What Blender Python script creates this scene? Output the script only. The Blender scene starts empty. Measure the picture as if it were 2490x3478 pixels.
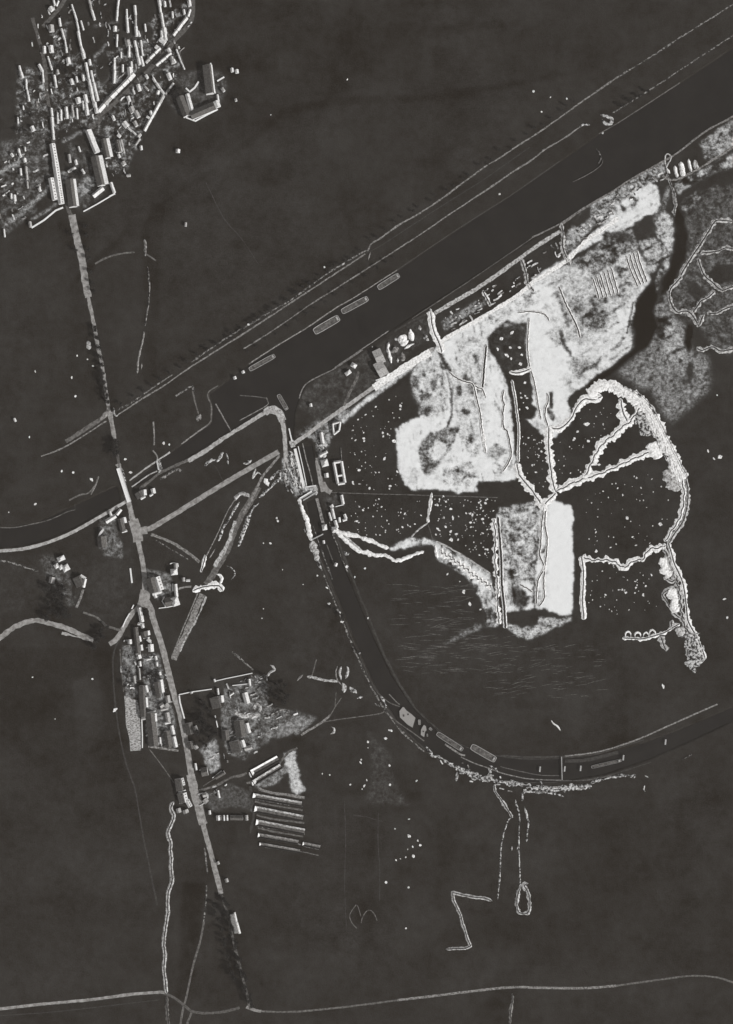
import bpy, math, random
import numpy as np
random.seed(7); rng = np.random.RandomState(11)
# ---------------------------------------------------------------- camera, sky, sun, exposure
SC = bpy.context.scene
S = 0.45                                   # metres per photograph pixel (photo 2490 x 3478)
CAM_H = 2600.0
cd = bpy.data.cameras.new("camera"); cam = bpy.data.objects.new("camera", cd); SC.collection.objects.link(cam)
cam.location = (0, 0, CAM_H); cam.rotation_euler = (0, 0, 0)
cd.sensor_fit = 'VERTICAL'; cd.sensor_height = 24.0; cd.lens = 12.0 / (1739 * S / CAM_H)
cd.clip_start = 10; cd.clip_end = 60000
SC.camera = cam
SUN_EL = math.radians(35); AX, AY = 0.86, -0.51        # the sun stands to the lower right of the picture
W = bpy.data.worlds.new("World"); SC.world = W; W.use_nodes = True
wn = W.node_tree; bg = wn.nodes['Background']
sky = wn.nodes.new('ShaderNodeTexSky'); sky.sky_type = 'NISHITA'; sky.sun_disc = False
sky.sun_elevation = SUN_EL; sky.sun_rotation = math.atan2(AX, AY)
hs = wn.nodes.new('ShaderNodeHueSaturation'); hs.inputs['Saturation'].default_value = 0.0
wn.links.new(sky.outputs[0], hs.inputs['Color']); wn.links.new(hs.outputs[0], bg.inputs[0]); bg.inputs[1].default_value = 0.07
sl = bpy.data.lights.new("sun", 'SUN'); sun = bpy.data.objects.new("sun", sl); SC.collection.objects.link(sun)
sl.energy = 4.0; sl.angle = math.radians(0.5); sl.color = (1.0, 0.985, 0.965)
from mathutils import Vector
sd = Vector((AX * math.cos(SUN_EL), AY * math.cos(SUN_EL), math.sin(SUN_EL)))
sun.rotation_euler = sd.to_track_quat('Z', 'Y').to_euler(); sun.location = (600, -400, 500)
SC.view_settings.view_transform = 'Standard'; SC.view_settings.look = 'None'
SC.view_settings.exposure = 0.32; SC.view_settings.gamma = 1.0

COL = SC.collection
def XY(x, y): return ((x - 1245) * S, (1739 - y) * S)

# ---------------------------------------------------------------- materials
def tint(a):                                # neutral greys, a little warm when dark
    k = max(0.0, 1 - a * 2.2)
    return (a * (1 + .05 * k), a * (1 - .01 * k), a * (1 - .07 * k), 1)
def mat(name, lo, hi, scale=0.25, detail=6, c0=0.35, c1=0.65, rough=0.95, bump=0.0, stretch=None, spec=0.1):
    m = bpy.data.materials.new(name); m.use_nodes = True; nt = m.node_tree; N = nt.nodes; L = nt.links
    b = N['Principled BSDF']; b.inputs['Roughness'].default_value = rough; b.inputs['Specular IOR Level'].default_value = spec
    g = N.new('ShaderNodeNewGeometry'); n = N.new('ShaderNodeTexNoise'); src = g.outputs['Position']
    if stretch:
        mp = N.new('ShaderNodeMapping'); mp.inputs['Rotation'].default_value = (0, 0, stretch[0]); mp.inputs['Scale'].default_value = (stretch[1], stretch[2], 1)
        L.new(src, mp.inputs[0]); src = mp.outputs[0]
    n.inputs['Scale'].default_value = scale; n.inputs['Detail'].default_value = detail; n.inputs['Roughness'].default_value = 0.65
    L.new(src, n.inputs['Vector'])
    r = N.new('ShaderNodeValToRGB'); r.color_ramp.elements[0].position = c0; r.color_ramp.elements[1].position = c1
    r.color_ramp.elements[0].color = tint(lo); r.color_ramp.elements[1].color = tint(hi)
    L.new(n.outputs[0], r.inputs[0]); L.new(r.outputs[0], b.inputs['Base Color'])
    if bump:
        bp = N.new('ShaderNodeBump'); bp.inputs['Strength'].default_value = 1; bp.inputs['Distance'].default_value = bump
        L.new(n.outputs[0], bp.inputs['Height']); L.new(bp.outputs[0], b.inputs['Normal'])
    return m
G0 = 0.017
M = dict(
    chalk=mat('fresh_chalk_spoil', .3, .76, .35, c0=.3, c1=.56, bump=.5),
    pale=mat('pale_spoil', .12, .5, .3, c0=.38, c1=.6, bump=.5),
    grey=mat('grey_spoil', .06, .26, .3, c0=.38, c1=.62, bump=.4),
    broken=mat('broken_rubble', G0, .5, .28, c0=.45, c1=.58, bump=.6),
    brokengrey=mat('thin_broken_soil', G0, .26, .25, c0=.46, c1=.6, bump=.3),
    dim=mat('trodden_soil', .035, .15, .25),
    faint=mat('faint_trodden_grass', .02, .05, .25),
    cobble=mat('pale_cobbled_paving', .18, .42, .2, detail=9, c0=.36, c1=.62),
    road=mat('dusty_road_surface', .12, .3, .16, detail=9, c0=.36, c1=.62),
    street=mat('worn_street_paving', .035, .11, .3),
    mud=mat('dark_trench_floor', .015, .035, .5),  # dark tone for every trench floor
    stone=mat('pale_dressed_stone', .5, .68, .6, c0=.25, c1=.6),
    water=mat('still_canal_water', .010, .015, .03, rough=.3, spec=.12),
    grass_shade=mat('dark_grass_and_shade', .014, .028, .2),
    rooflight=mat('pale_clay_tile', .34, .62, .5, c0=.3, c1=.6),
    roofmid=mat('weathered_tile', .16, .36, .5, c0=.3, c1=.6),
    roofdark=mat('dark_slate_and_shade', .05, .11, .4),  # on barracks, halls and terraces it also paints in unlit left slopes
    wallm=mat('whitewashed_brick', .5, .66, .6, c0=.25, c1=.6),
    brick=mat('sooty_brick', .12, .2, .6),
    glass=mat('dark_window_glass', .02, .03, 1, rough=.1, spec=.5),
    leaf=mat('dark_leaves', .010, .026, .35, bump=.3),
    bark=mat('bark', .06, .1, 2),
    hull=mat('tarred_boat_hull', .03, .06, .6), gun=mat('painted_gunwale', .2, .42, .8), deck=mat('boat_cargo_hold', .025, .14, .22),
    plank=mat('bleached_deck_planks', .2, .27, .9, c0=.3, c1=.7),
    allot=mat('allotment_beds', .08, .42, .55, c0=.4, c1=.58, stretch=(.12, .55, 1.5)),
)
# ground: two painted soil fields (how much bare light soil, how patchy) + procedural noise
def ground_mat():
    m = bpy.data.materials.new('field_and_sand_soil'); m.use_nodes = True; nt = m.node_tree; N = nt.nodes; L = nt.links
    b = N['Principled BSDF']; b.inputs['Roughness'].default_value = .97; b.inputs['Specular IOR Level'].default_value = .05
    g = N.new('ShaderNodeNewGeometry'); a1 = N.new('ShaderNodeAttribute'); a1.attribute_name = 'soil'; a2 = N.new('ShaderNodeAttribute'); a2.attribute_name = 'patchy'
    def noise(sc, det, ro=.65):
        n = N.new('ShaderNodeTexNoise'); n.inputs['Scale'].default_value = sc; n.inputs['Detail'].default_value = det; n.inputs['Roughness'].default_value = ro
        L.new(g.outputs['Position'], n.inputs['Vector']); return n.outputs[0]
    def mth(op, a, b_=None, c=None, clamp=False):
        n = N.new('ShaderNodeMath'); n.operation = op; n.use_clamp = clamp
        for i, v in enumerate((a, b_, c)):
            if v is None: continue
            if isinstance(v, (int, float)): n.inputs[i].default_value = v
            else: L.new(v, n.inputs[i])
        return n.outputs[0]
    n1 = noise(.09, 10, .76)
    s = mth('MULTIPLY', mth('SUBTRACT', n1, .5), 7.5)
    t0 = mth('ADD', a1.outputs['Fac'], 0, clamp=True); edge = mth('MULTIPLY', mth('MULTIPLY', t0, mth('SUBTRACT', 1, t0)), mth('MULTIPLY', mth('SUBTRACT', noise(.22, 8, .7), .5), 6.5))
    t = mth('ADD', mth('MULTIPLY_ADD', s, a2.outputs['Fac'], a1.outputs['Fac']), edge, clamp=True)
    mr = N.new('ShaderNodeMapRange'); mr.interpolation_type = 'SMOOTHSTEP'; mr.inputs['From Min'].default_value = .05; mr.inputs['From Max'].default_value = .98; L.new(t, mr.inputs['Value'])
    t = mth('POWER', mth('ADD', mth('MULTIPLY', mr.outputs[0], .55), mth('MULTIPLY', t, .45)), 1.2)
    base = mth('MULTIPLY_ADD', mth('SUBTRACT', noise(.012, 6),   .5), .04, G0)
    base = mth('MULTIPLY_ADD', mth('SUBTRACT', noise(.07, 7, .7), .5), .03, base)
    base = mth('MAXIMUM', mth('MULTIPLY_ADD', mth('SUBTRACT', noise(.5, 5), .5), .034, base), .004)
    base = mth('MAXIMUM', mth('MULTIPLY_ADD', mth('MINIMUM', a1.outputs['Fac'], 0), .32, base), .004)
    alb = mth('MULTIPLY_ADD', t, .66, base)
    cr = N.new('ShaderNodeCombineColor')
    L.new(mth('MULTIPLY_ADD', alb, .965, .0030), cr.inputs[0]); L.new(mth('MULTIPLY_ADD', alb, .985, .0006), cr.inputs[1]); L.new(mth('MULTIPLY_ADD', alb, 1.0, -.002), cr.inputs[2])
    L.new(cr.outputs[0], b.inputs['Base Color'])
    bp = N.new('ShaderNodeBump'); bp.inputs['Distance'].default_value = .35; bp.inputs['Strength'].default_value = .7
    L.new(noise(.4, 6), bp.inputs['Height']); L.new(bp.outputs[0], b.inputs['Normal'])
    return m
for e_ in M['water'].node_tree.nodes['Color Ramp'].color_ramp.elements: c_ = e_.color; e_.color = (c_[0] * 1.0, c_[1] * .96, c_[2] * .93, 1)
M['ground'] = ground_mat()

# ---------------------------------------------------------------- object helpers
def link(name, me, m=None, parent=None, loc=None):
    o = bpy.data.objects.new(name, me); COL.objects.link(o)
    if m is not None and me is not None and not me.materials: me.materials.append(m)
    if parent is not None: o.parent = parent
    if loc: o.location = loc
    return o
def tag(o, label, cat, group=None):
    o['label'] = label; o['category'] = cat
    if group: o['group'] = group
    return o
def thing(name, label, cat, loc=(0, 0, 0), group=None):
    return tag(link(name, None, loc=loc), label, cat, group)
def mesh(name, vs, fs, m=None):
    me = bpy.data.meshes.new(name); me.from_pydata([tuple(v) for v in vs], [], fs); me.update()
    if m: me.materials.append(m)
    return me
def copy_tree(o, loc, rz, sc=1.0, label=None, group=None):
    c = o.copy(); COL.objects.link(c); c.location = loc; c.rotation_euler = (0, 0, rz); c.scale = (sc, sc, sc)
    if label: c['label'] = label
    if group: c['group'] = group
    for ch in [x for x in ALLCH.get(o.name, [])]:
        d = ch.copy(); COL.objects.link(d); d.parent = c
        for gch in ALLCH.get(ch.name, []):
            e = gch.copy(); COL.objects.link(e); e.parent = d
    return c
ALLCH = {}
def child(par, o): ALLCH.setdefault(par.name, []).append(o); return o

# ---------------------------------------------------------------- raster fields
C = 4; X0, Y0, X1, Y1 = -160, -160, 2652, 3640
NX = (X1 - X0) // C + 1; NY = (Y1 - Y0) // C + 1
GX, GY = np.meshgrid(X0 + C * np.arange(NX), Y0 + C * np.arange(NY))
def vnoise(sc, seed):
    r = np.random.RandomState(seed); n = 256; T = r.rand(n, n)
    u = GX / sc + 1000; v = GY / sc + 1000; iu = np.floor(u).astype(int); iv = np.floor(v).astype(int); fu = u - iu; fv = v - iv
    fu = fu * fu * (3 - 2 * fu); fv = fv * fv * (3 - 2 * fv)
    a = T[iv % n, iu % n]; b = T[iv % n, (iu + 1) % n]; c = T[(iv + 1) % n, iu % n]; d = T[(iv + 1) % n, (iu + 1) % n]
    return (a * (1 - fu) + b * fu) * (1 - fv) + (c * (1 - fu) + d * fu) * fv
WX = (vnoise(14, 1) - .5) * 12 + (vnoise(40, 2) - .5) * 12; WY = (vnoise(14, 3) - .5) * 12 + (vnoise(40, 4) - .5) * 12
def polymask(pts, warp=0.6):
    gx = GX + WX * warp; gy = GY + WY * warp; inside = np.zeros(GX.shape, bool); n = len(pts)
    for i in range(n):
        x1, y1 = pts[i]; x2, y2 = pts[(i + 1) % n]
        if y1 == y2: continue
        c = ((y1 > gy) != (y2 > gy)) & (gx < (x2 - x1) * (gy - y1) / (y2 - y1) + x1); inside ^= c
    return inside.astype(float)
def blur(a, n=1):
    for _ in range(n):
        p = np.pad(a, 1, mode='edge'); a = (p[:-2, 1:-1] + p[2:, 1:-1] + p[1:-1, :-2] + p[1:-1, 2:] + 2 * p[1:-1, 1:-1]) / 6
    return a
def linedist(pts, warp=0.3):
    gx = GX + WX * warp; gy = GY + WY * warp; d = np.full(GX.shape, 1e9)
    for (x1, y1), (x2, y2) in zip(pts[:-1], pts[1:]):
        dx, dy = x2 - x1, y2 - y1; q = dx * dx + dy * dy + 1e-9
        t = np.clip(((gx - x1) * dx + (gy - y1) * dy) / q, 0, 1); d = np.minimum(d, np.hypot(gx - x1 - t * dx, gy - y1 - t * dy))
    return d
SOIL = np.zeros(GX.shape); PATCH = np.zeros(GX.shape)
def lay(v, m, pts, bl=1, warp=.6):
    k = blur(polymask(pts, warp), bl); 
    global SOIL, PATCH
    SOIL = SOIL * (1 - k) + v * k; PATCH = PATCH * (1 - k) + m * k
def layline(v, m, w, pts, bl=1, warp=.3):
    global SOIL, PATCH
    k = blur((linedist(pts, warp) < w / 2).astype(float), bl) if w > 8 else np.clip((w / 2 + C / 2 - linedist(pts, warp)) / C, 0, 1)
    SOIL = SOIL * (1 - k) + v * k; PATCH = PATCH * (1 - k) + m * k
def layoval(v, m, cx, cy, rx, ry, bl=1):
    global SOIL, PATCH
    gx = GX + WX * .8; gy = GY + WY * .8
    k = blur((((gx - cx) / rx) ** 2 + ((gy - cy) / ry) ** 2 < 1).astype(float), bl); SOIL = SOIL * (1 - k) + v * k; PATCH = PATCH * (1 - k) + m * k

def mott(x, lo, hi): t = np.clip((x - lo) / (hi - lo), 0, 1); return t * t * (3 - 2 * t)
FR = (vnoise(70, 31) * .4 + vnoise(34, 32) * .3 + vnoise(17, 33) * .2 + vnoise(9, 34) * .1)
_x, _y = GX.copy(), GY.copy()
def streak(ang, sx, sy, s):                   # tip marks and wheel ruts run along one direction
    global GX, GY
    ca, sa = math.cos(ang), math.sin(ang); GX, GY = (_x * ca + _y * sa) / sx, (-_x * sa + _y * ca) / sy
    r = vnoise(1, s); GX, GY = _x, _y; return r
ST = streak(-.55, 60, 7, 41) * .6 + streak(-.5, 25, 5, 42) * .4; SV = streak(1.45, 60, 8, 43) * .6 + streak(1.3, 26, 5, 44) * .4
# ---- faint field tones
layline(.012, .02, 50, [(0, 1010), (150, 930), (300, 870)], 6)
for v, w, pts in ((-.022, 26, [(-160, 1120), (0, 1040), (250, 960), (480, 740), (660, 640), (800, 520), (960, 380), (1130, 345), (1500, 330), (1900, 250)]),
                  (-.022, 30, [(760, 320), (1000, 260), (1150, 190), (1500, 100), (1700, 80)]), (-.02, 30, [(0, 1900), (100, 1890), (160, 2040), (180, 2110)]),
                  (-.02, 40, [(500, 700), (510, 1270)]), (.015, 50, [(1280, 2500), (1330, 2740)]), (-.02, 20, [(1150, 2690), (1420, 2700)])):
    layline(v, .0, w, pts, 6)
lay(.06, .05, [(0, 2000), (150, 2010), (220, 2030), (150, 2060), (60, 2070), (0, 2050)], 4)
lay(.08, .08, [(1250, 2480), (1330, 2560), (1340, 2650), (1390, 2740), (1240, 2730), (1260, 2600)], 6)
for p, v in (([(0, 1000), (230, 900), (260, 1300), (0, 1480)], .014), ([(520, 720), (980, 420), (1120, 420), (1100, 880), (560, 1210)], .012), ([(680, 0), (1500, 0), (1400, 280), (1000, 340), (700, 560), (560, 560)], -.012), ([(520, 700), (560, 700), (520, 1300), (480, 1300)], -.014), ([(1250, 2900), (1330, 2760), (1480, 2760), (1500, 3150), (1420, 3200)], .014), ([(1150, 2740), (1270, 2740), (1280, 3230), (1130, 3240)], -.012), ([(1480, 2720), (1530, 2720), (1530, 3100), (1480, 3100)], -.008),
             ([(0, 2200), (380, 2200), (430, 2640), (250, 2700), (0, 2500)], -.015), ([(250, 2320), (330, 2270), (350, 2500), (270, 2560)], .014), ([(620, 3000), (700, 3000), (640, 3400), (600, 3400)], -.03), ([(1900, 2750), (2490, 2700), (2490, 3300), (1850, 3330)], -.008), ([(100, 3120), (300, 3050), (360, 3350), (120, 3380)], .012)): lay(v, .01, p, 5)
for k in range(46):                          # blotchy rough pasture
    x, y = rng.uniform(0, 2490), rng.uniform(0, 3478); layoval(rng.choice([-.012, .018, .028]), .02, x, y, rng.uniform(30, 110), rng.uniform(20, 60), 8)
for p in ([(0, 1880), (180, 1890), (330, 1900), (420, 1960), (440, 2060), (380, 2130), (240, 2060), (150, 2060), (0, 2080)], [(340, 1850), (440, 1850), (470, 1960), (440, 2040), (360, 1960)]): lay(.03, .055, p, 6)
for p in ([(1100, 1950), (1200, 1960), (1320, 1960), (1500, 2080), (1700, 2180), (2080, 2120), (2130, 2250), (2050, 2400), (1700, 2480), (1450, 2420), (1330, 2280), (1230, 2150)], [(880, 1700), (980, 1680), (1060, 1900), (1150, 2100), (1250, 2300), (1200, 2380), (960, 2200), (900, 1950)], [(500, 2450), (700, 2700), (560, 2720)]): lay(.012, .03, p, 8)
# ---- village plots
for v, m, pts in ((.10, .46, [(60, 225), (150, 225), (170, 110), (240, 60), (290, 230), (340, 380), (320, 430), (200, 440), (190, 480), (60, 480), (50, 350)]),
                  (.12, .46, [(300, 190), (390, 170), (520, 60), (640, 0), (655, 40), (590, 130), (450, 260), (340, 390), (320, 260)]),
                  (.10, .46, [(345, 400), (500, 250), (600, 150), (620, 240), (560, 330), (490, 450), (420, 600), (350, 560), (310, 460)]),
                  (.14, .2, [(0, 480), (160, 450), (180, 620), (120, 720), (30, 790), (0, 780)]),
                  (.1, .2, [(225, 480), (330, 520), (370, 640), (300, 720), (240, 700)]),
                  (.12, .12, [(560, 340), (620, 250), (690, 230), (760, 240), (770, 300), (740, 370), (650, 400), (610, 390)])):
    lay(v, m, pts, 2)
lay(.0, .03, [(326, 190), (372, 180), (380, 240), (368, 285), (350, 292), (332, 270), (320, 220)], 1)      # dark green in the village
for c in ((215, 235, 30, 20), (465, 60, 25, 40), (250, 130, 22, 55), (360, 90, 30, 60), (500, 110, 22, 30), (90, 420, 22, 20), (45, 725, 25, 18), (130, 690, 26, 16), (545, 255, 18, 20), (120, 160, 60, 60)): layoval(.0, .03, *c, 2)
layline(.42, .12, 15, [(0, 585), (60, 555), (70, 535)], 1); layline(.38, .14, 15, [(26, 760), (95, 705), (164, 641)], 1)
layline(.35, .15, 10, [(108, 745), (160, 715), (190, 690)]); layline(.4, .15, 5, [(50, 735), (26, 758)])
layline(.3, .15, 14, [(215, 480), (260, 455), (300, 440), (330, 400)], 1); layline(.34, .1, 9, [(320, 190), (350, 170), (362, 150)]); layline(.22, .1, 9, [(320, 90), (400, 75)])
layline(.22, .1, 5, [(324, 192), (328, 260), (345, 292), (370, 270), (378, 220), (366, 182)])
lay(.4, .22, [(255, 640), (300, 590), (325, 610), (318, 650), (270, 670)], 1); lay(.35, .2, [(190, 600), (215, 580), (235, 600), (215, 625)], 1)
# ---- sand country on the right
ROUGH = [(.35, .22, [(1500, 1085), (1560, 1060), (1640, 1010), (1650, 1040), (1560, 1095), (1510, 1125)]),
 (.45, .3, [(1905, 850), (1925, 790), (1985, 710), (2080, 650), (2165, 597), (2252, 550), (2262, 585), (2180, 645), (2110, 700), (2020, 770), (1930, 860)]),
 (.9, .12, [(1930, 868), (1990, 812), (2060, 752), (2100, 700), (2150, 655), (2210, 615), (2235, 640), (2250, 700), (2235, 725), (2190, 735), (2150, 765), (2100, 790), (2040, 812), (1960, 860), (1815, 965), (1800, 950)]),
 (.38, .26, [(1925, 905), (1985, 865), (2060, 800), (2150, 780), (2170, 840), (2090, 890), (2000, 930)]),
 (.22, .25, [(1810, 965), (1925, 890), (1930, 910), (1830, 985)]),
 (.93, .09, [(1800, 965), (1840, 935), (1930, 905), (2020, 935), (2080, 900), (2130, 862), (2170, 850), (2205, 930), (2212, 950), (2160, 1012), (2146, 1120), (2162, 1175), (2095, 1232), (2035, 1272), (1995, 1305), (1950, 1325), (1925, 1365), (1945, 1400), (1935, 1440), (1880, 1482), (1830, 1490), (1790, 1460), (1770, 1460), (1770, 1420), (1810, 1420), (1825, 1390), (1812, 1370), (1805, 1300), (1795, 1240), (1785, 1150), (1790, 1095), (1700, 1115), (1650, 1150), (1655, 1180), (1690, 1225), (1712, 1280), (1728, 1310), (1738, 1380), (1745, 1500), (1758, 1600), (1752, 1628), (1681, 1635), (1622, 1640), (1621, 1674), (1530, 1672), (1474, 1663), (1422, 1664), (1375, 1654), (1353, 1592), (1348, 1515), (1344, 1455), (1392, 1424), (1425, 1412), (1431, 1366), (1399, 1302), (1407, 1250), (1457, 1200), (1500, 1168), (1560, 1122), (1650, 1068), (1700, 1035), (1765, 1000)]),
 (.8, .3, [(1700, 1045), (1760, 1005), (1830, 985), (1830, 1030), (1760, 1060), (1700, 1090), (1640, 1120), (1600, 1120)]),
 (.6, .32, [(1405, 1255), (1440, 1240), (1462, 1270), (1470, 1330), (1450, 1400), (1425, 1370), (1400, 1310)]),
 (.72, .3, [(1530, 1240), (1600, 1290), (1620, 1400), (1635, 1520), (1600, 1560), (1560, 1480), (1545, 1380)]),
 (.35, .3, [(1428, 1500), (1458, 1470), (1530, 1455), (1550, 1480), (1530, 1520), (1500, 1565), (1470, 1605), (1450, 1615), (1430, 1590), (1424, 1540)]),
 (.85, .25, [(1455, 1505), (1500, 1490), (1510, 1520), (1480, 1565), (1455, 1560)]),
 (.72, .3, [(1500, 1590), (1600, 1570), (1620, 1600), (1600, 1655), (1510, 1650)]),
 (.68, .22, [(1850, 1130), (1930, 1090), (1990, 1050), (2060, 1060), (2060, 1110), (2010, 1130), (1950, 1150), (1890, 1180)]),
 (.3, .28, [(1965, 1080), (2010, 1060), (2062, 1050), (2070, 1090), (2040, 1120), (2000, 1125)]),
 (.76, .16, [(1940, 1270), (2000, 1210), (2080, 1160), (2140, 1120), (2150, 1170), (2095, 1225), (2030, 1268), (1980, 1300)]),
 (.05, .12, [(1655, 1150), (1700, 1112), (1785, 1090), (1790, 1180), (1800, 1242), (1770, 1256), (1725, 1262), (1700, 1240), (1680, 1185)]),
 (.0, .06, [(1738, 1285), (1800, 1285), (1803, 1330), (1795, 1372), (1815, 1388), (1808, 1415), (1775, 1430), (1758, 1410), (1745, 1340)]),
 (.0, .05, [(1722, 1275), (1735, 1275), (1750, 1390), (1764, 1500), (1766, 1590), (1760, 1590), (1748, 1490), (1735, 1380)]),
 (.0, .05, [(1762, 1420), (1800, 1430), (1850, 1480), (1855, 1640), (1835, 1700), (1800, 1640), (1770, 1610), (1765, 1500)]),
 (.55, .33, [(1685, 1750), (1698, 1726), (1760, 1712), (1815, 1700), (1832, 1750), (1822, 1850), (1815, 1980), (1800, 2075), (1717, 2078), (1709, 1979), (1695, 1850)]),
 (.97, .07, [(1866, 1692), (1900, 1705), (1940, 1717), (1950, 1735), (1947, 1850), (1951, 1956), (1941, 2084), (1902, 2086), (1860, 2080), (1855, 1950), (1860, 1800)]),
 (.92, .1, [(1832, 1725), (1866, 1700), (1866, 2070), (1815, 2068), (1820, 1960), (1830, 1830)]),
 (.95, .1, [(1712, 1972), (1770, 1960), (1812, 1990), (1812, 2068), (1785, 2075), (1720, 2078)]),
 (.05, .15, [(1748, 2005), (1775, 2000), (1790, 2030), (1782, 2065), (1762, 2072), (1750, 2045)]),
 (.5, .35, [(1713, 2122), (1735, 2115), (1770, 2135), (1830, 2120), (1830, 2098), (1900, 2100), (1940, 2090), (1940, 2110), (1880, 2135), (1846, 2150), (1795, 2170), (1752, 2166)]),
 (.62, .2, [(1474, 1834), (1530, 1862), (1600, 1905), (1664, 1946), (1674, 1992), (1688, 2060), (1694, 2130), (1650, 2132), (1648, 2090), (1640, 2044), (1609, 2001), (1575, 1958), (1515, 1915), (1484, 1902)]),
 (.88, .14, [(1484, 1850), (1530, 1875), (1600, 1920), (1660, 1965), (1668, 2000), (1640, 2010), (1590, 1950), (1520, 1900), (1486, 1890)]),
 (.8, .25, [(1318, 1862), (1355, 1835), (1400, 1826), (1450, 1826), (1476, 1840), (1480, 1852), (1440, 1850), (1380, 1862), (1330, 1868)]),
 (.33, .1, [(2089, 1269), (2191, 1185), (2205, 1090), (2232, 1020), (2262, 985), (2285, 1060), (2300, 1085), (2330, 1090), (2345, 1180), (2412, 1214), (2409, 1320), (2352, 1384), (2310, 1413), (2280, 1443), (2250, 1405), (2225, 1365), (2212, 1320), (2174, 1330), (2140, 1292)]),
 (.5, .1, [(2260, 1080), (2295, 1085), (2318, 1150), (2330, 1220), (2290, 1250), (2262, 1190)]),
 (.6, .24, [(2228, 745), (2260, 718), (2286, 742), (2288, 800), (2286, 850), (2270, 905), (2240, 960), (2225, 1010), (2215, 1000), (2232, 940), (2255, 890), (2250, 830), (2225, 800)]),
 (.55, .18, [(2168, 822), (2215, 800), (2246, 830), (2248, 880), (2226, 925), (2205, 935), (2195, 880)]),
 (.42, .22, [(2377, 487), (2490, 405), (2660, 300), (2660, 440), (2490, 505), (2430, 545), (2395, 545)]),
 (.5, .24, [(2286, 617), (2362, 587), (2490, 522), (2660, 430), (2660, 500), (2490, 569), (2416, 593), (2332, 640), (2302, 660)]),
 (.4, .2, [(2305, 700), (2330, 672), (2400, 640), (2440, 625), (2445, 640), (2395, 660), (2362, 690), (2362, 735), (2345, 745), (2335, 725)]),
 (.16, .16, [(2300, 760), (2400, 660), (2660, 560), (2660, 1200), (2440, 1200), (2360, 1090), (2285, 1060), (2280, 960)]),
 (-.05, .0, [(2293, 690), (2325, 740), (2340, 800), (2330, 880), (2285, 960), (2240, 1010), (2250, 960), (2285, 880), (2292, 800)]),
 (-.05, .0, [(2190, 985), (2226, 955), (2236, 1010), (2220, 1060), (2236, 1110), (2200, 1180), (2165, 1196), (2100, 1240), (2050, 1275), (2005, 1308), (2095, 1226), (2148, 1180), (2146, 1110), (2158, 1040)]),
 (-.05, .0, [(2335, 1095), (2352, 1110), (2350, 1180), (2335, 1205), (2325, 1160)]),
 (.0, .04, [(2380, 945), (2440, 900), (2490, 900), (2490, 950), (2440, 965), (2400, 950)]), (.02, .06, [(2330, 950), (2375, 965), (2400, 1000), (2370, 1025), (2340, 990)]),
 (.0, .04, [(1985, 715), (2010, 700), (2005, 740), (1965, 770), (1940, 760)]),
 (.28, .2, [(430, 2190), (460, 2190), (466, 2240), (468, 2370), (425, 2370), (415, 2290), (410, 2190)]),
 (.28, .18, [(478, 2225), (540, 2220), (560, 2330), (600, 2450), (600, 2540), (500, 2530), (490, 2330)]),
 (.22, .2, [(760, 2340), (880, 2290), (910, 2330), (905, 2400), (1000, 2410), (1080, 2440), (1010, 2495), (930, 2512), (880, 2545), (830, 2580), (770, 2560), (745, 2440)]),
 (.34, .06, [(925, 2470), (1010, 2440), (1078, 2442), (1012, 2490), (940, 2508), (938, 2470)]),
 (.42, .18, [(672, 2548), (735, 2505), (748, 2560), (750, 2608), (718, 2636), (700, 2600), (690, 2560)]),
 (.62, .2, [(965, 2560), (1000, 2545), (1010, 2590), (1020, 2620), (1022, 2660), (1038, 2685), (1010, 2700), (990, 2685), (985, 2640), (970, 2600)]),
 (.3, .18, [(860, 2670), (930, 2630), (975, 2600), (985, 2615), (940, 2660), (880, 2685)]),
 (.14, .08, [(690, 2700), (780, 2660), (850, 2690), (860, 2760), (800, 2740), (720, 2760)]),
 (.2, .2, [(340, 1740), (400, 1760), (395, 1800), (420, 1850), (420, 1900), (350, 1890), (330, 1850)]),
 (.16, .16, [(135, 1890), (190, 1890), (240, 1960), (260, 2060), (225, 2060), (160, 1960)]),
 (.25, .18, [(495, 1930), (580, 1945), (590, 1980), (585, 2030), (540, 2040), (500, 2010)]),
 (.3, .3, [(1002, 1470), (1100, 1420), (1170, 1380), (1200, 1400), (1150, 1440), (1100, 1560), (1085, 1570), (1070, 1500)]),
 (.4, .35, [(960, 1560), (1000, 1530), (1010, 1600), (1025, 1680), (1005, 1690), (985, 1640), (955, 1640)]),
 (.1, .1, [(1096, 1680), (1160, 1680), (1165, 1715), (1110, 1735)]),
 (.08, .1, [(1010, 1380), (1045, 1310), (1140, 1255), (1300, 1160), (1460, 1065), (1470, 1130), (1250, 1330), (1080, 1430)]),
 (.25, .2, [(1500, 2195), (1620, 2110), (1640, 2120), (1640, 2140)]),
]
for v, m, p in ROUGH: lay(v, m, p, 16 if m == .1 and .3 < v < .6 else 9 if v < .2 and m > .1 else 1)
lay(.66, .14, [(1860, 940), (1930, 905), (2020, 935), (2080, 900), (2170, 850), (2205, 930), (2160, 1012), (2100, 1060), (2060, 1130), (1960, 1190), (1925, 1100), (1890, 1010)], 9)
lay(.8, .12, [(1960, 1180), (2060, 1130), (2146, 1110), (2150, 1180), (2035, 1268), (1970, 1310), (1940, 1300), (1950, 1230)], 8)
lay(.7, .2, [(1400, 1330), (1405, 1250), (1457, 1203), (1500, 1180), (1530, 1260), (1520, 1400), (1450, 1420)], 6); lay(.74, .16, [(1560, 1130), (1640, 1130), (1650, 1300), (1640, 1500), (1560, 1480), (1540, 1300)], 8)
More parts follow.
